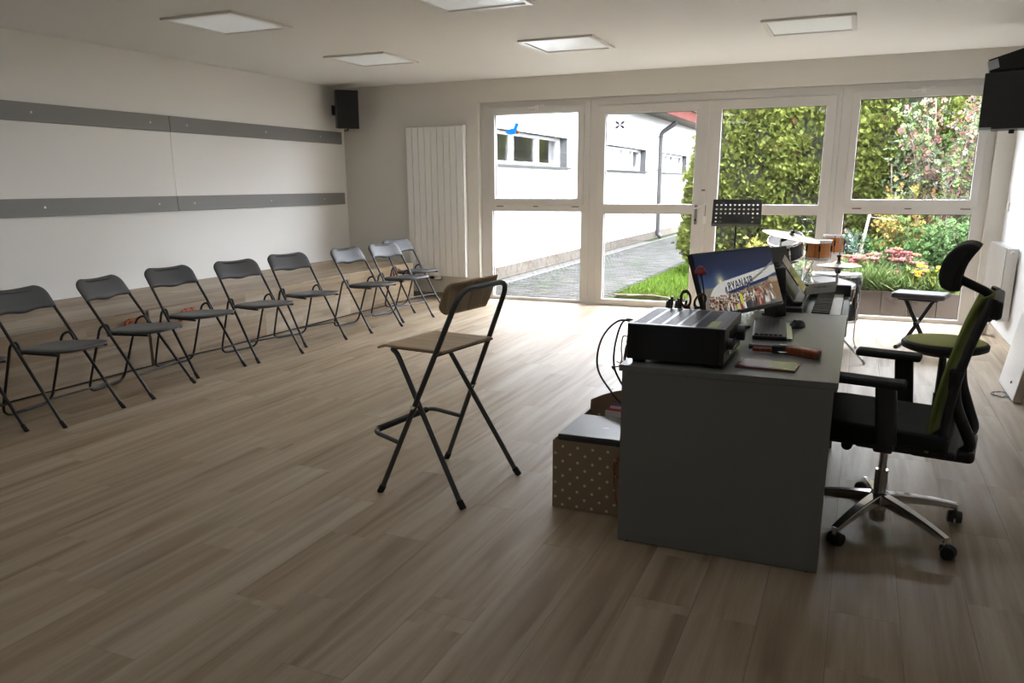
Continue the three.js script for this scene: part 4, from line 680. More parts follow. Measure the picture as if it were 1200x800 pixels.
  const disc = (r) => lathe([[0.006, 0.022], [0.025, 0.02], [0.045, 0.006], [r * 0.6, 0.0], [r, -0.012], [r, -0.0135], [r * 0.6, -0.0015], [0.045, 0.0045], [0.006, 0.019]], 48);
  const hh = thing('hi_hat', 'pair of hi-hat cymbals on a chrome tripod stand', 'cymbal', [-0.125, 0, -6.93]);
  mesh('top_cymbal', disc(0.172).translate(0, 0.795, 0), bronze, hh); mesh('bottom_cymbal', disc(0.172).rotateX(PI).translate(0, 0.765, 0), bronze, hh);
  mesh('clutch', [cyl([0, 0.81, 0], [0, 0.85, 0], 0.011), cyl([0, 0.85, 0], [0, 0.865, 0], 0.018), cyl([0, 0.72, 0], [0, 0.76, 0], 0.02, 0.03)], M.blackPlastic, hh);
  mesh('pole', [cyl([0, 0.12, 0], [0, 1.03, 0], 0.0045), cyl([0, 0.06, 0], [0, 0.73, 0], 0.0125)], M.chrome, hh);
  for (let k = 0; k < 3; k++) { const a = k * 2.094 + 0.25; mesh('leg', [cyl([0.012 * Math.cos(a), 0.26, 0.012 * Math.sin(a)], [0.27 * Math.cos(a), 0.012, 0.27 * Math.sin(a)], 0.0085), cyl([0.278 * Math.cos(a), 0, 0.278 * Math.sin(a)], [0.255 * Math.cos(a), 0.034, 0.255 * Math.sin(a)], 0.013)], M.chrome, hh); }
  mesh('pedal', [rb(0.08, 0.012, 0.25, 0.004, 0, 0.045, 0.16, 0.2), rspan(-0.045, 0.045, 0, 0.016, 0.02, 0.3, 0.004, 1)], M.alu, hh);
  const cr = thing('crash_cymbal', 'large tilted crash cymbal on a boom stand over the drums', 'cymbal', [-0.645, 0, -7.3]);
  const cym = disc(0.245).rotateZ(-0.2).rotateX(0.05).translate(0.115, 0.995, 0);
  mesh('cymbal', cym, bronze, cr); mesh('tilter', [cyl([0.112, 0.975, 0], [0.135, 1.055, 0], 0.006), cyl([0.12, 1.0, 0], [0.127, 1.03, 0], 0.017), rb(0.05, 0.03, 0.03, 0.006, 0.055, 0.955, 0, 0, 0, 0.4)], M.blackPlastic, cr);
  mesh('stand', [cyl([0.03, 0.1, 0], [0.03, 0.95, 0], 0.01), pipe([[0.03, 0.945, 0], [0.07, 0.955, 0], [0.113, 0.98, 0]], 0.007, 0.02)], M.chrome, cr);
  for (let k = 0; k < 3; k++) { const a = k * 2.094 + 1.2; mesh('leg', [cyl([0.03, 0.3, 0], [0.03 + 0.26 * Math.cos(a), 0.01, 0.26 * Math.sin(a)], 0.008), cyl([0.03 + 0.265 * Math.cos(a), 0, 0.265 * Math.sin(a)], [0.03 + 0.25 * Math.cos(a), 0.03, 0.25 * Math.sin(a)], 0.012)], M.chrome, cr); }
}
// ---------------------------------------------------------------- wall loudspeakers
{
  const s = thing('wall_speaker', 'black wall loudspeaker in the corner above the upper grey board', 'loudspeaker', [-6.1, 2.13, -8.83], 0.72);
  mesh('cabinet', rb(0.27, 0.46, 0.24, 0.006, 0, 0.235, 0, 0.1), std(lin(0.022, 0.022, 0.023), 0.55), s);
  mesh('grille', rb(0.255, 0.445, 0.012, 0.004, 0, 0.222, 0.122, 0.1), M.blackMatte, s);
  mesh('bracket', [rb(0.03, 0.03, 0.2, 0.006, -0.05, 0.24, -0.19, 0, 0.4), rb(0.1, 0.12, 0.012, 0.003, -0.13, 0.24, -0.26, 0, 0.85), pipe([[0, 0.0, 0.02], [0.0, -0.02, -0.0], [-0.03, -0.02, -0.06]], 0.008, 0.01)], M.blackPlastic, s);
  const b = thing('tilted_speaker', 'large black loudspeaker with tilted upper part and silver corners on the side wall', 'loudspeaker', [1.06, 1.83, -7.75], -0.12);
  mesh('cabinet', [rb(0.36, 0.43, 0.36, 0.008, 0.03, 0.225, 0), rb(0.09, 0.415, 0.34, 0.006, -0.19, 0.228, 0.01)], M.blackPlastic, b);
  mesh('top_section', extr([[-0.215, 0.455], [0.21, 0.455], [0.21, 0.67], [-0.225, 0.535]], 0.34, 0.006, 2), M.blackMatte, b);
  mesh('silver_corner', [rb(0.075, 0.07, 0.345, 0.004, -0.188, 0.497, 0.0, 0, 0, 0.28), rb(0.088, 0.022, 0.345, 0.004, -0.19, 0.013, 0.01)], std(lin(0.42, 0.44, 0.47), 0.3, { metalness: 0.6 }), b);
  mesh('bracket', [rspan(0.16, 0.25, 0.1, 0.3, -0.05, 0.05, 0.006, 1), rspan(-0.02, 0.02, -0.02, 0.012, -0.02, 0.02, 0.004, 1)], M.blackPlastic, b);
}
// ---------------------------------------------------------------- outside: neighbouring white building along a paved path
const G = -0.1, XB = -5.45;
{
  const render = dull(lin(0.55, 0.55, 0.547), { bumpMap: scaled(plasterBump, 1, 1), bumpScale: 0.002 });
  const plinthTex = texture(256, 256, (u, v) => { const s = N2(u * 64, v * 64), d = N1(u * 16, v * 16), g = sstep(0.62, 0.9, N1(u * 16 + 5, v * 16 + 2)); return mixc(mixc([92, 87, 80], [68, 64, 58], 0.6 * d + 0.3 * s), [76, 50, 40], 0.3 * g); });
  const concrete = dull(0xffffff, { map: scaled(plinthTex, 0.7, 0.7) });
  const b = thing('building', 'long white rendered building with high windows beside the path', 'building', [XB, G, -9.6]);
  const L = -24, H = 3.32, wins = [[-1.0, -5.76], [-7.9, -12.1], [-13.95, -17.6]], y0 = 1.86, y1 = 2.41;
  const wall = [span(-0.4, 0, 0.2, y0, 0, L), span(-0.4, 0, y1, H, 0, L)]; let from = 0;
  for (const [a, c] of [...wins, [L, L]]) { wall.push(span(-0.4, 0, y0, y1, from, a)); from = c; }
  wall.push(span(-5, -4.6, 0, H, 0, L), span(-4.6, -0.4, 0, H, 0, -0.3), span(-4.6, -0.4, 0, H, L + 0.3, L));
  mesh('wall', metreUV(merged(wall)), render, b);
  mesh('plinth', metreUV(span(-0.4, 0.03, 0, 0.2, 0, L)), concrete, b);
  mesh('inner_floor', span(-4.6, -0.4, 0, 0.2, -0.3, L + 0.3), concrete, b); mesh('inner_ceiling', span(-4.6, -0.4, H - 0.1, H, -0.3, L + 0.3), render, b);
  const reveal = 0.16, glassDark = M.glass, frameW = std(lin(0.5, 0.5, 0.5), 0.4);
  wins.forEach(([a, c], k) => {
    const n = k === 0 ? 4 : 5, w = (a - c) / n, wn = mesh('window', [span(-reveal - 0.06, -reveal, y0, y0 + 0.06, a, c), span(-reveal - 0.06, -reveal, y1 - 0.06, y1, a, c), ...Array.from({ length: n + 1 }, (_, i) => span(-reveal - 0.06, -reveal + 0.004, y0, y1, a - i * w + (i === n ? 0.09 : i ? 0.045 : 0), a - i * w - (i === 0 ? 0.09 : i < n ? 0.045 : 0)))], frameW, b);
    for (let i = 0; i < n; i++) mesh('window_pane', span(-reveal - 0.05, -reveal - 0.04, y0 + 0.05, y1 - 0.05, a - i * w, a - (i + 1) * w), glassDark, wn);
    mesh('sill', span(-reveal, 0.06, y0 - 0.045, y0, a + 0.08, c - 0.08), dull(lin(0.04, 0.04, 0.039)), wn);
    mesh('reveal_shade', [span(-reveal, 0.002, y1 - 0.004, y1, a, c), span(-reveal, 0.002, y0, y1, c, c + 0.004)], dull(lin(0.075, 0.075, 0.074)), wn);  // no real lining: grey colour paints shade onto the wall reveal
  });
  mesh('wall_lamp', [span(0, 0.3, 2.9, 2.99, -5.2, -5.3)], std(lin(0.5, 0.5, 0.5), 0.6), b);
  const pipeM = std(lin(0.03, 0.028, 0.026), 0.5);
  mesh('downpipe', [pipe([[0.5, 3.2, -13.45], [0.42, 3.14, -13.45], [0.08, 2.92, -13.45], [0.08, 0.1, -13.45], [0.2, 0.03, -13.45]], 0.062, 0.1, 12, 80), ...[0.8, 1.9, 2.8].map((y) => span(0, 0.15, y, y + 0.03, -13.38, -13.52))], pipeM, b);
  mesh('wall_cable', cyl([0.008, 0.2, -11.98], [0.008, 1.85, -11.98], 0.014, 0.014, 6), std(lin(0.45, 0.45, 0.44), 0.7), b);
  const soffit = mesh('soffit', span(-0.4, 0.62, H, H + 0.04, 0.3, L - 0.3), dull(lin(0.12, 0.113, 0.1)), b);
  const fasc = [lin(0.06, 0.018, 0.014), lin(0.052, 0.015, 0.012), lin(0.068, 0.021, 0.016)].map((c) => dull(c));
  for (let i = 0; i < 60; i++) mesh('fascia_board', span(0.62, 0.65, H - 0.03, H + 0.3, 0.3 - i * 0.41, 0.3 - i * 0.41 - 0.4), fasc[(i * 7) % 3], soffit);
  mesh('gutter', [span(0.65, 0.78, H + 0.3, H + 0.32, 0.3, L - 0.3), span(0.76, 0.78, H + 0.3, H + 0.38, 0.3, L - 0.3)], std(lin(0.5, 0.5, 0.49), 0.5), soffit);
  const rf = extr([[0.7, H + 0.35], [-2.5, H + 1.6], [-5.7, H + 0.35], [-5.7, H + 0.25], [0.7, H + 0.25]], 24.6).translate(0, 0, -12);
  mesh('roof', rf, std(lin(0.09, 0.032, 0.024), 0.85), b);
}
{ // ground, path, lawn
  const soil = texture(256, 256, (u, v) => mixc([54, 45, 36], [38, 31, 24], N2(u * 64, v * 64) * 0.6 + N3(u * 256, v * 256) * 0.4));
  const gr = struct('ground', 'bare garden earth under the plants', 'ground');
  mesh('earth', metreUV(span(-40, 40, G - 0.35, G - 0.06, ZF - 0.4, -60)), dull(0xffffff, { map: scaled(soil, 0.8, 0.8) }), gr);
  const grassTex = texture(256, 256, (u, v) => mixc([60, 76, 28], [42, 56, 20], 0.5 * N3(u * 256, v * 256) + 0.5 * N2(u * 64, v * 64)));
  const pv = struct('path', 'paved path of small grey blocks between building and lawn', 'path');
  mesh('bedding', span(XB + 0.03, -3.08, G - 0.06, G - 0.012, ZF - 0.4, -34), dull(lin(0.022, 0.03, 0.012)), pv);
  const stone = [[0.046, 0.044, 0.042], [0.035, 0.034, 0.033], [0.055, 0.053, 0.05], [0.031, 0.036, 0.026]].map((c) => dull(lin(...c), { bumpMap: scaled(speckle, 2, 2), bumpScale: 0.003 }));
  const geo = new RoundedBoxGeometry(0.192, 0.06, 0.094, 1, 0.006), rest = [[], [], [], []]; let single = 0; const r = rng(31);
  for (let j = 0; j < 240; j++) { const z = ZF - 0.46 - j * 0.1; const mossy = z > -13;
    for (let i = 0; i < 11; i++) { const x = -5.03 + i * 0.2 + (j % 2) * 0.1; if (x > -3.19) continue; const k = r() * 4 | 0, y = G - 0.032 + r() * 0.004; const visible = z < -10.4 && z > -14.2;
      if (visible && single < 300) { single++; const m = new THREE.Mesh(geo, stone[k]); m.name = 'paving_block'; m.position.set(x, y, z); m.rotation.y = (r() - 0.5) * 0.02; pv.add(m); } else rest[k].push(geo.clone().translate(x, y, z)); } }
  rest.forEach((a, k) => a.length && mesh('paving_blocks', a, stone[k], pv, { kind: 'stuff' }));
  const kerb = dull(lin(0.075, 0.072, 0.067));
  for (let i = 0; i < 24; i++) mesh('kerb_stone', rb(0.07, 0.1, 0.98, 0.008, -5.1, G - 0.035, ZF - 0.95 - i * 1.0, 0, 0, 0, 1), kerb, pv);
  for (let i = 0; i < 24; i++) mesh('edge_slab', rb(0.27, 0.05, 0.48, 0.006, -5.29, G - 0.032, ZF - 0.7 - i * 0.5, 0, 0, 0, 1), dull(lin(0.07, 0.067, 0.062)), pv);
  const ap = struct('apron', 'strip of weathered slabs below the garden windows', 'paving');
  for (let i = 0; i < 9; i++) mesh('slab', rb(0.49, 0.05, 0.49, 0.006, -2.84 + i * 0.5, G - 0.035, ZF - 0.66, 0, 0, 0, 1), stone[i % 4], ap);
  const lawn = struct('lawn', 'short bright lawn beside the path', 'lawn');
  const sod = mesh('turf', metreUV(span(-3.06, -0.3, G - 0.06, G - 0.01, -10.85, -18)), dull(0xffffff, { map: scaled(grassTex, 1.2, 1.2) }), lawn);
  const tri = new THREE.BufferGeometry(); tri.setAttribute('position', new THREE.Float32BufferAttribute([-0.004, 0, 0, 0.004, 0, 0, 0.003, 0.05, 0.012], 3)); tri.setAttribute('normal', new THREE.Float32BufferAttribute([0, 0.3, 1, 0, 0.3, 1, 0, 0.3, 1], 3)); tri.setAttribute('uv', new THREE.Float32BufferAttribute([0, 0, 1, 0, 0.5, 1], 2));
  const N = 42000, gm = dull(0xffffff); gm.side = THREE.DoubleSide; const inst = new THREE.InstancedMesh(tri, gm, N), mt = new THREE.Matrix4(), col = new THREE.Color(), q = new THREE.Quaternion(); inst.name = 'grass_blades'; inst.userData.kind = 'stuff';
  for (let i = 0; i < N; i++) { const z = -10.85 - 6 * r() ** 1.3, x = -3.08 + r() * 1.9; q.setFromEuler(new THREE.Euler((r() - 0.5) * 0.8, r() * 6.3, (r() - 0.5) * 0.6)); const s = 0.7 + r(); mt.compose(V(x, G - 0.012, z), q, V(s, s, s)); inst.setMatrixAt(i, mt); inst.setColorAt(i, col.setRGB(0.05 + 0.03 * r(), 0.09 + 0.04 * r(), 0.01 + 0.008 * r())); }
  lawn.add(inst);
  const br = thing('branch_litter', 'dry twigs lying at the near edge of the lawn', 'twigs', [-2.9, G - 0.01, -10.82]);
  mesh('twig', [pipe([[-0.2, 0.015, 0], [0.1, 0.03, 0.02], [0.45, 0.014, -0.01]], 0.013, 0.1), pipe([[0.0, 0.02, 0.05], [0.3, 0.04, 0.03], [0.6, 0.016, 0.06]], 0.01, 0.1)], std(lin(0.1, 0.075, 0.05), 0.9), br);
}
// ---------------------------------------------------------------- plants
const leafM = dull(0xffffff, { specularIntensity: 0.12, roughness: 0.8 }); leafM.side = THREE.DoubleSide;
function leafGeo(parts) {                                              // parts: [x, y, length, width, turn, lift] flat pointed leaflets
  const pos = [], nor = [], uv = [];
  for (const [x, y, l, w, a, lift = 0] of parts) {
    const c = Math.cos(a), s = Math.sin(a), P = (u, v, h) => [x + u * c - v * s, y + u * s + v * c, h];
    const A = P(0, 0, 0), B = P(l * 0.45, w / 2, lift), C = P(l, 0, lift * 0.3), D = P(l * 0.45, -w / 2, lift);
    for (const t of [A, D, C, A, C, B]) { pos.push(...t); nor.push(0, 0, 1); uv.push(0, 0); }
  }
  const g = new THREE.BufferGeometry(); g.setAttribute('position', new THREE.Float32BufferAttribute(pos, 3)); g.setAttribute('uv', new THREE.Float32BufferAttribute(uv, 2)); g.computeVertexNormals(); return g;
}
const sprayGeo = leafGeo([[0, 0, 1, 0.09, 0], [0.15, 0, 0.55, 0.11, 0.7, 0.05], [0.15, 0, 0.55, 0.11, -0.7, 0.05], [0.35, 0, 0.5, 0.11, 0.6, 0.05], [0.35, 0, 0.5, 0.11, -0.6, 0.05], [0.58, 0, 0.36, 0.1, 0.55], [0.58, 0, 0.36, 0.1, -0.55], [0.3, 0.17, 0.3, 0.1, 0.25], [0.3, -0.17, 0.3, 0.1, -0.25], [0.52, 0.15, 0.26, 0.09, 0.2], [0.52, -0.15, 0.26, 0.09, -0.2]]);
const broadGeo = leafGeo([[0.05, 0, 0.95, 0.5, 0, 0.07]]);
const twigGeo = leafGeo([[0, 0, 0.5, 0.24, 0.9, 0.05], [0.1, 0, 0.5, 0.24, -0.8, 0.05], [0.35, 0, 0.5, 0.25, 0.5, 0.05], [0.45, 0, 0.5, 0.25, -0.45, 0.05], [0.6, 0, 0.45, 0.22, 0.05, 0.03]]);
const bladeGeo = (() => { const pos = [], w = 0.035; for (let k = 0; k < 4; k++) { const a = k / 4, b = (k + 1) / 4, f = (t) => [t * 0.85 - 0, 0.35 * t * t], W = (t) => w * (1 - t) ** 0.7; const P = (t, s) => { const [u, h] = f(t); return [u, s * W(t), -h]; }; pos.push(...P(a, 1), ...P(a, -1), ...P(b, -1), ...P(a, 1), ...P(b, -1), ...P(b, 1)); } const g = new THREE.BufferGeometry(); g.setAttribute('position', new THREE.Float32BufferAttribute(pos, 3)); g.setAttribute('uv', new THREE.Float32BufferAttribute(new Array(pos.length / 3 * 2).fill(0), 2)); g.computeVertexNormals(); return g; })();
function leaves(name, parent, geo, n, seed, place, mat = leafM) {       // place(r) -> [position, direction, size, [r, g, b]]
  const r = rng(seed), m = new THREE.InstancedMesh(geo, mat, n), mt = new THREE.Matrix4(), c = new THREE.Color(); m.name = name; m.userData.kind = 'stuff';
  for (let i = 0; i < n; i++) {
    const [p, d, s, col] = place(r, i); const x = d.clone().normalize(), side = V(r() - 0.5, r() - 0.5, r() - 0.5).cross(x).normalize(), z = x.clone().cross(side);
    mt.makeBasis(x.multiplyScalar(s), side.multiplyScalar(s), z.multiplyScalar(s)).setPosition(p); m.setMatrixAt(i, mt); m.setColorAt(i, c.setRGB(...col.map((v) => v * 0.38)));
  }
  parent.add(m); return m;
}
const bark = std(lin(0.10, 0.075, 0.055), 0.95), twigs = std(lin(0.008, 0.0085, 0.003), 1);  // twigs: near black, shade between the sprays put into the colour
function thuja(x, z, h, R, seed, label, n) {
  const t = thing('thuja', label, 'hedge tree', [x, G - 0.06, z], 0, 'hedge of thuja trees at the garden end');
  const prof = (v) => R * (v < 0.12 ? 0.75 + 2 * v : 1 - 0.62 * ((v - 0.12) / 0.88) ** 2.2) ;
  mesh('dark_inner_core', lathe(Array.from({ length: 9 }, (_, i) => [prof(i / 8) * 0.8 * (i === 8 ? 0 : 1), 0.1 + h * i / 8 * 0.97]), 14), twigs, t); mesh('trunk', cyl([0, 0, 0], [0, h * 0.5, 0], 0.09, 0.05, 8), bark, t);  // solid core for inner branches, darkened to paint shade between the sprays
  const lumps = Array.from({ length: 190 }, (_, i) => { const r = rng(seed + i * 17); return [r() * 2 * PI, r(), 0.25 + 0.3 * r(), r()]; });
  leaves('foliage', t, sprayGeo, n, seed, (r) => {
    const k = r() < 0.45 ? [r() * 2 * PI, r(), 0, r()] : lumps[r() * lumps.length | 0], a = k[0] + (r() + r() - 1) * 0.3, v = Math.min(1, Math.max(0.01, k[1] + (r() + r() - 1) * 0.05)), q = 1 - 0.22 * r() ** 1.4, lump = 0.11 * (1 - Math.min(1, Math.hypot((a - k[0]) / 0.3, (v - k[1]) / 0.05)));
    const rad = prof(v) * (q * (0.9 + 0.12 * k[3]) + lump), p = V(Math.cos(a) * rad, 0.08 + v * h, Math.sin(a) * rad);
    const d = V(Math.cos(a) + (r() - 0.5) * 0.9, 0.55 + (r() - 0.5) * 0.9 - (r() < 0.3 ? 0.8 : 0), Math.sin(a) + (r() - 0.5) * 0.9), f = r(), yellow = k[3], brown = r() < 0.035;
    return [p, d, 0.07 + 0.06 * r(), brown ? [0.14, 0.075, 0.03] : [0.14 + 0.08 * f + 0.045 * yellow, 0.185 + 0.085 * f + 0.03 * yellow, 0.04 + 0.03 * f]];
  });
}
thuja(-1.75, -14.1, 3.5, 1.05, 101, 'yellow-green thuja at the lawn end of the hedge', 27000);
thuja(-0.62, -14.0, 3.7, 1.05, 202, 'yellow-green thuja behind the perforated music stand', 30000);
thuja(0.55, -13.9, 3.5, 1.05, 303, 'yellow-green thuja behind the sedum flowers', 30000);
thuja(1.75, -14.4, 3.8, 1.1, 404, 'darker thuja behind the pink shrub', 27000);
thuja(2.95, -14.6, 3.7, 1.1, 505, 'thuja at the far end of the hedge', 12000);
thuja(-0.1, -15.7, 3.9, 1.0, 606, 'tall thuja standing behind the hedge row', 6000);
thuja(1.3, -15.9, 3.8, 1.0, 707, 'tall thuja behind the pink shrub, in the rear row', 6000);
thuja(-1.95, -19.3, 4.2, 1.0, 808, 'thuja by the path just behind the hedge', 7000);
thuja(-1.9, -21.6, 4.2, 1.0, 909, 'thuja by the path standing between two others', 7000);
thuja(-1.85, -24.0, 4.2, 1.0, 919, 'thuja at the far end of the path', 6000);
function shrub(name, label, category, x, z, h, R, seed, n, size, geo, colour, group) {
  const t = thing(name, label, category, [x, G - 0.06, z], 0, group), r0 = rng(seed), stems = [], tips = [];
  for (let i = 0; i < 16; i++) { const a = r0() * 2 * PI, q = Math.sqrt(r0()), e = V(Math.cos(a) * R * q * 0.9, h * (0.55 + 0.42 * r0()) * (1 - 0.25 * q), Math.sin(a) * R * q * 0.9); tips.push(e); stems.push(pipe([[e.x * 0.1, 0, e.z * 0.1], [e.x * 0.45, e.y * 0.55, e.z * 0.45], [e.x, e.y, e.z]], 0.008 + 0.004 * r0(), 0.3, 5, 8)); }
  mesh('stems', stems, bark, t);
  leaves('foliage', t, geo, n, seed + 1, (r) => { const e = tips[r() * tips.length | 0], k = 0.35 + 0.68 * r() ** 0.6, p = V(e.x * k + (r() + r() - 1) * R * 0.32, Math.max(0.03, e.y * k + (r() + r() - 1) * h * 0.14), e.z * k + (r() + r() - 1) * R * 0.32); return [p, V(r() - 0.5 + e.x * 0.4, r() * 0.9 - 0.25, r() - 0.5 + e.z * 0.4 + 0.15), size * (0.7 + 0.6 * r()), colour(r, p)]; });
  return t;
}
const gv = (r, a, b) => { const f = r(); return a.map((v, i) => v + (b[i] - v) * f); };
shrub('pink_shrub', 'tall shrub with pale pink leaves in front of the hedge', 'shrub', 0.98, -12.6, 3.3, 0.62, 811, 2600, 0.1, twigGeo, (r, p) => r() < 0.33 ? gv(r, [0.26, 0.12, 0.1], [0.32, 0.19, 0.165]) : r() < 0.4 ? gv(r, [0.17, 0.2, 0.14], [0.23, 0.25, 0.19]) : gv(r, [0.1, 0.17, 0.05], [0.2, 0.26, 0.1]));
shrub('pale_shrub', 'upright shrub with pale silvery leaves beside the pink shrub', 'shrub', 0.5, -12.9, 3.0, 0.4, 821, 1300, 0.1, twigGeo, (r) => gv(r, [0.14, 0.19, 0.1], [0.21, 0.26, 0.17]));
shrub('orange_shrub', 'loose shrub with orange autumn leaves below the pale shrub', 'shrub', 0.45, -12.2, 1.75, 0.5, 831, 1300, 0.085, twigGeo, (r) => r() < 0.45 ? gv(r, [0.42, 0.2, 0.05], [0.5, 0.32, 0.1]) : gv(r, [0.2, 0.24, 0.05], [0.28, 0.3, 0.08]));
shrub('leafy_shrub', 'mid green leafy shrub behind the sedum flowers', 'shrub', 0.45, -11.9, 1.15, 0.55, 841, 1700, 0.1, twigGeo, (r) => gv(r, [0.07, 0.15, 0.04], [0.17, 0.27, 0.09]));
shrub('variegated_shrub', 'blue-green shrub with white edged leaves by the far stake', 'shrub', -0.12, -11.7, 1.15, 0.38, 851, 1100, 0.1, twigGeo, (r) => r() < 0.35 ? gv(r, [0.24, 0.28, 0.25], [0.34, 0.37, 0.34]) : gv(r, [0.09, 0.18, 0.11], [0.16, 0.27, 0.17]));
shrub('dark_shrub', 'dark green shrub under the pink shrub by the side of the garden', 'shrub', 1.2, -11.7, 1.3, 0.5, 861, 1700, 0.1, twigGeo, (r) => gv(r, [0.06, 0.13, 0.04], [0.14, 0.23, 0.08]));
shrub('golden_shrub', 'golden yellow low shrub behind the music stand', 'shrub', -1.25, -12.6, 0.95, 0.5, 871, 1500, 0.075, twigGeo, (r) => gv(r, [0.3, 0.3, 0.06], [0.42, 0.38, 0.1]));
shrub('golden_shrub', 'golden green low shrub behind the crash cymbal', 'shrub', -0.68, -12.3, 0.95, 0.45, 881, 1400, 0.075, twigGeo, (r) => gv(r, [0.2, 0.25, 0.06], [0.36, 0.34, 0.1]));
// flowering plants in the raised bed
function flowers(name, label, x, z, h, R, seed, heads, headCols, leafCols, headShape, group, bladed) {
  const t = thing(name, label, 'flower', [x, G, z], 0, group), r = rng(seed), stems = [];
  const tops = Array.from({ length: heads }, () => { const a = r() * 2 * PI, q = Math.sqrt(r()); return V(Math.cos(a) * R * q, h * (0.8 + 0.25 * r()) * (1 - 0.2 * q * q), Math.sin(a) * R * q); });
  for (const e of tops) stems.push(cyl([e.x * 0.35, 0.05, e.z * 0.35], [e.x, e.y, e.z], 0.005, 0.004, 5));
  mesh('stems', stems, std(lin(0.035, 0.06, 0.018), 0.8), t);
  leaves('foliage', t, bladed ? bladeGeo : twigGeo, bladed ? 420 : 460, seed + 3, (q) => { const a = q() * 2 * PI, rr = R * Math.sqrt(q()) * (bladed ? 0.6 : 1); return [V(Math.cos(a) * rr, bladed ? 0.04 : h * 0.85 * q(), Math.sin(a) * rr), V(Math.cos(a) * 0.6 + (q() - 0.5), 1.1 * q() + (bladed ? 0.9 : 0), Math.sin(a) * 0.6 + (q() - 0.5)), bladed ? h * (0.8 + 0.5 * q()) : 0.08 + 0.05 * q(), gv(q, ...leafCols)]; });
  tops.forEach((e, i) => { const c = headCols[i % headCols.length]; mesh('flower_head', headShape(r).translate(e.x, e.y, e.z), c, t); });
  return t;
}
const flowerM = (a) => a.map((c) => dull(lin(...c.map((v) => v * 0.3))));
const umbel = (r) => merged(Array.from({ length: 14 }, (_, i) => { const a = i * 2.4, q = 0.016 * Math.sqrt(i); return new THREE.IcosahedronGeometry(0.017 + 0.005 * r(), 0).translate(q * Math.cos(a) * 1.15, 0.02 - q * 0.25, q * Math.sin(a) * 1.15); }));
const daisy = (r) => merged([new THREE.CylinderGeometry(0.034 + 0.012 * r(), 0.02, 0.014, 8).rotateX((r() - 0.5) * 0.9 + 0.5), new THREE.SphereGeometry(0.012, 6, 5).translate(0, 0.01, 0.006)]);
const pinks = flowerM([[0.46, 0.16, 0.15], [0.4, 0.13, 0.13], [0.5, 0.23, 0.2], [0.42, 0.2, 0.12]]), yellows = flowerM([[0.9, 0.62, 0.04], [0.8, 0.5, 0.03]]), whites = flowerM([[0.62, 0.56, 0.56], [0.55, 0.47, 0.5]]);
[[0.02, -11.15, 0.62, 0.3, 'sedum plant with pink flower heads close to the floor tom'], [0.42, -11.0, 0.7, 0.34, 'sedum plant with the most pink flower heads, above the keyboard bench'], [0.62, -10.75, 0.55, 0.26, 'sedum plant with pink flower heads leaning over the yellow flowers'], [-0.42, -11.3, 0.55, 0.28, 'sedum plant with pink flower heads behind the orange tom drums']].forEach(([x, z, h, R, l], i) => flowers('sedum', l, x, z, h, R, 900 + i * 7, 30, pinks, [[0.12, 0.2, 0.07], [0.2, 0.28, 0.12]], umbel, 'sedum plants in the raised bed'));
[[0.74, -10.58, 0.56, 0.2, 'plant with yellow flowers right of the keyboard bench'], [1.0, -10.66, 0.54, 0.2, 'plant with yellow flowers behind the office chair headrest']].forEach(([x, z, h, R, l], i) => flowers('yellow_daisy', l, x, z, h, R, 950 + i * 7, 34, yellows, [[0.14, 0.22, 0.05], [0.22, 0.3, 0.08]], daisy, 'yellow flowers in the raised bed'));
[[-1.12, -11.9, 0.62, 0.33, 'bush with small white flowers behind the music stand pole'], [-1.45, -11.75, 0.5, 0.25, 'low bush with white flowers next to the lawn']].forEach(([x, z, h, R, l], i) => flowers('white_aster', l, x, z, h, R, 970 + i * 7, 46, whites, [[0.18, 0.22, 0.08], [0.26, 0.3, 0.12]], daisy, 'white flowers by the lawn'));
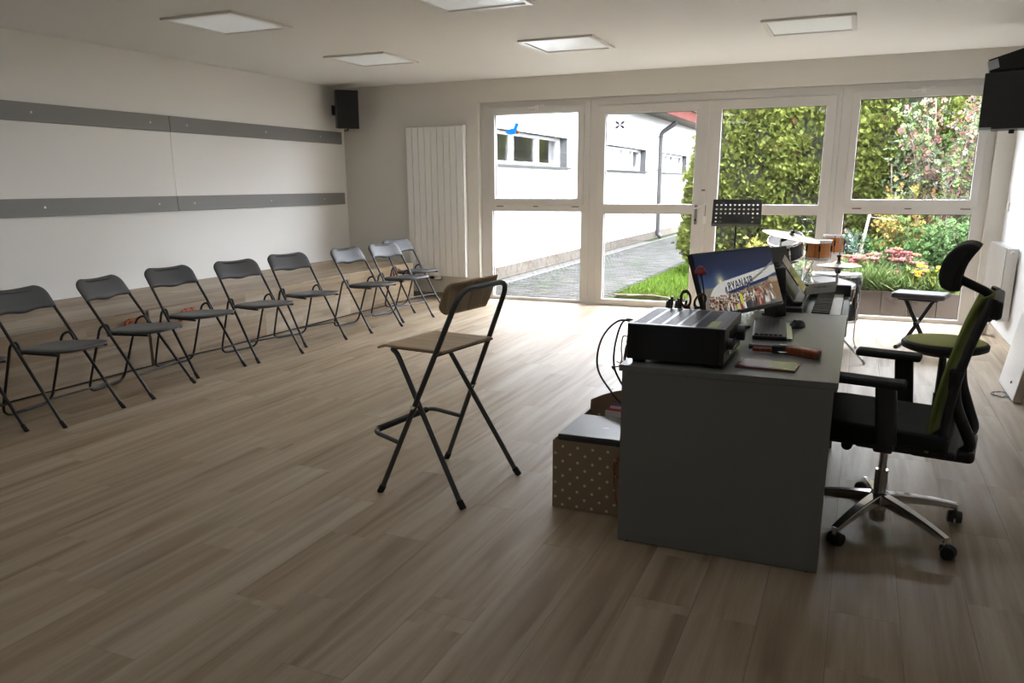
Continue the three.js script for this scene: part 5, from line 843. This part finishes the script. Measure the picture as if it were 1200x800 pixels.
[[0.08, -10.62, 0.46, 0.28], [0.36, -10.55, 0.42, 0.26], [0.55, -10.5, 0.36, 0.22], [-0.2, -10.7, 0.42, 0.24], [0.86, -10.5, 0.34, 0.2]].forEach(([x, z, h, R], i) => { const t = thing('grass_clump', ['arching green grass clump below the pink sedum by the floor tom', 'arching green grass clump right above the bed edge by the bench', 'small arching grass clump behind the keyboard bench seat', 'arching green grass clump hidden mostly by the drums', 'small arching grass clump below the yellow flowers'][i], 'grass', [x, G, z], 0, 'grass clumps in the raised bed'); leaves('blades', t, bladeGeo, 420, 990 + i, (q) => { const a = q() * 2 * PI, rr = R * 0.5 * Math.sqrt(q()); return [V(Math.cos(a) * rr, 0.2, Math.sin(a) * rr), V(Math.cos(a) * 0.8 + (q() - 0.5) * 0.5, 0.7 + q(), Math.sin(a) * 0.8 + (q() - 0.5) * 0.5), h * (0.6 + 0.6 * q()), gv(q, [0.15, 0.24, 0.06], [0.28, 0.37, 0.13])]; }); mesh('crown', ball(0.09, 0, 0.17, 0, 1, 0.5, 1, 10), std(lin(0.03, 0.04, 0.014), 1), t); });
{ // raised bed: plank edging and earth
  const b = thing('raised_bed', 'raised flower bed with weathered brown board edging', 'flower bed', [0, G - 0.06, -10.32]);
  const wood = [[0.05, 0.038, 0.03], [0.043, 0.033, 0.026], [0.057, 0.043, 0.034]].map((c) => dull(lin(...c), { bumpMap: scaled(grainBump, 3, 3), bumpScale: 0.002 }));
  for (let i = 0; i < 7; i++) mesh('edging_board', rb(0.29, 0.34, 0.04, 0.006, -0.72 + i * 0.296, 0.17, 0, 0, 0, 0, 1), wood[(i * 2) % 3], b);
  mesh('bed_earth', span(-0.86, 1.5, 0, 0.31, -0.02, -1.4), std(lin(0.055, 0.042, 0.03), 1), b);
  const st = [[-0.38, -11.5, 1.42, 0.16, 'thin pale wooden stake in front of the yellow-green hedge'], [0.06, -11.4, 1.2, 0.1, 'thin pale wooden stake beside the blue-green shrub']];
  for (const [x, z, h, dx, l] of st) { const s = thing('garden_stake', l, 'stake', [x, G, z], 0, 'pale stakes in the flower bed'); mesh('stake', cyl([-dx, 0.1, 0], [dx * 0.6, h, 0], 0.021, 0.018, 8), std(lin(0.17, 0.14, 0.10), 0.8), s); mesh('tie', cyl([dx * 0.5, h - 0.1, 0], [dx * 0.5 + 0.3, h - 0.14, 0.02], 0.004, 0.004, 5), std(lin(0.17, 0.15, 0.12), 0.8), s); }
}
scene.traverse((o) => { if (o.isMesh) { o.castShadow = true; o.receiveShadow = true; } });
renderer.render(scene, camera);
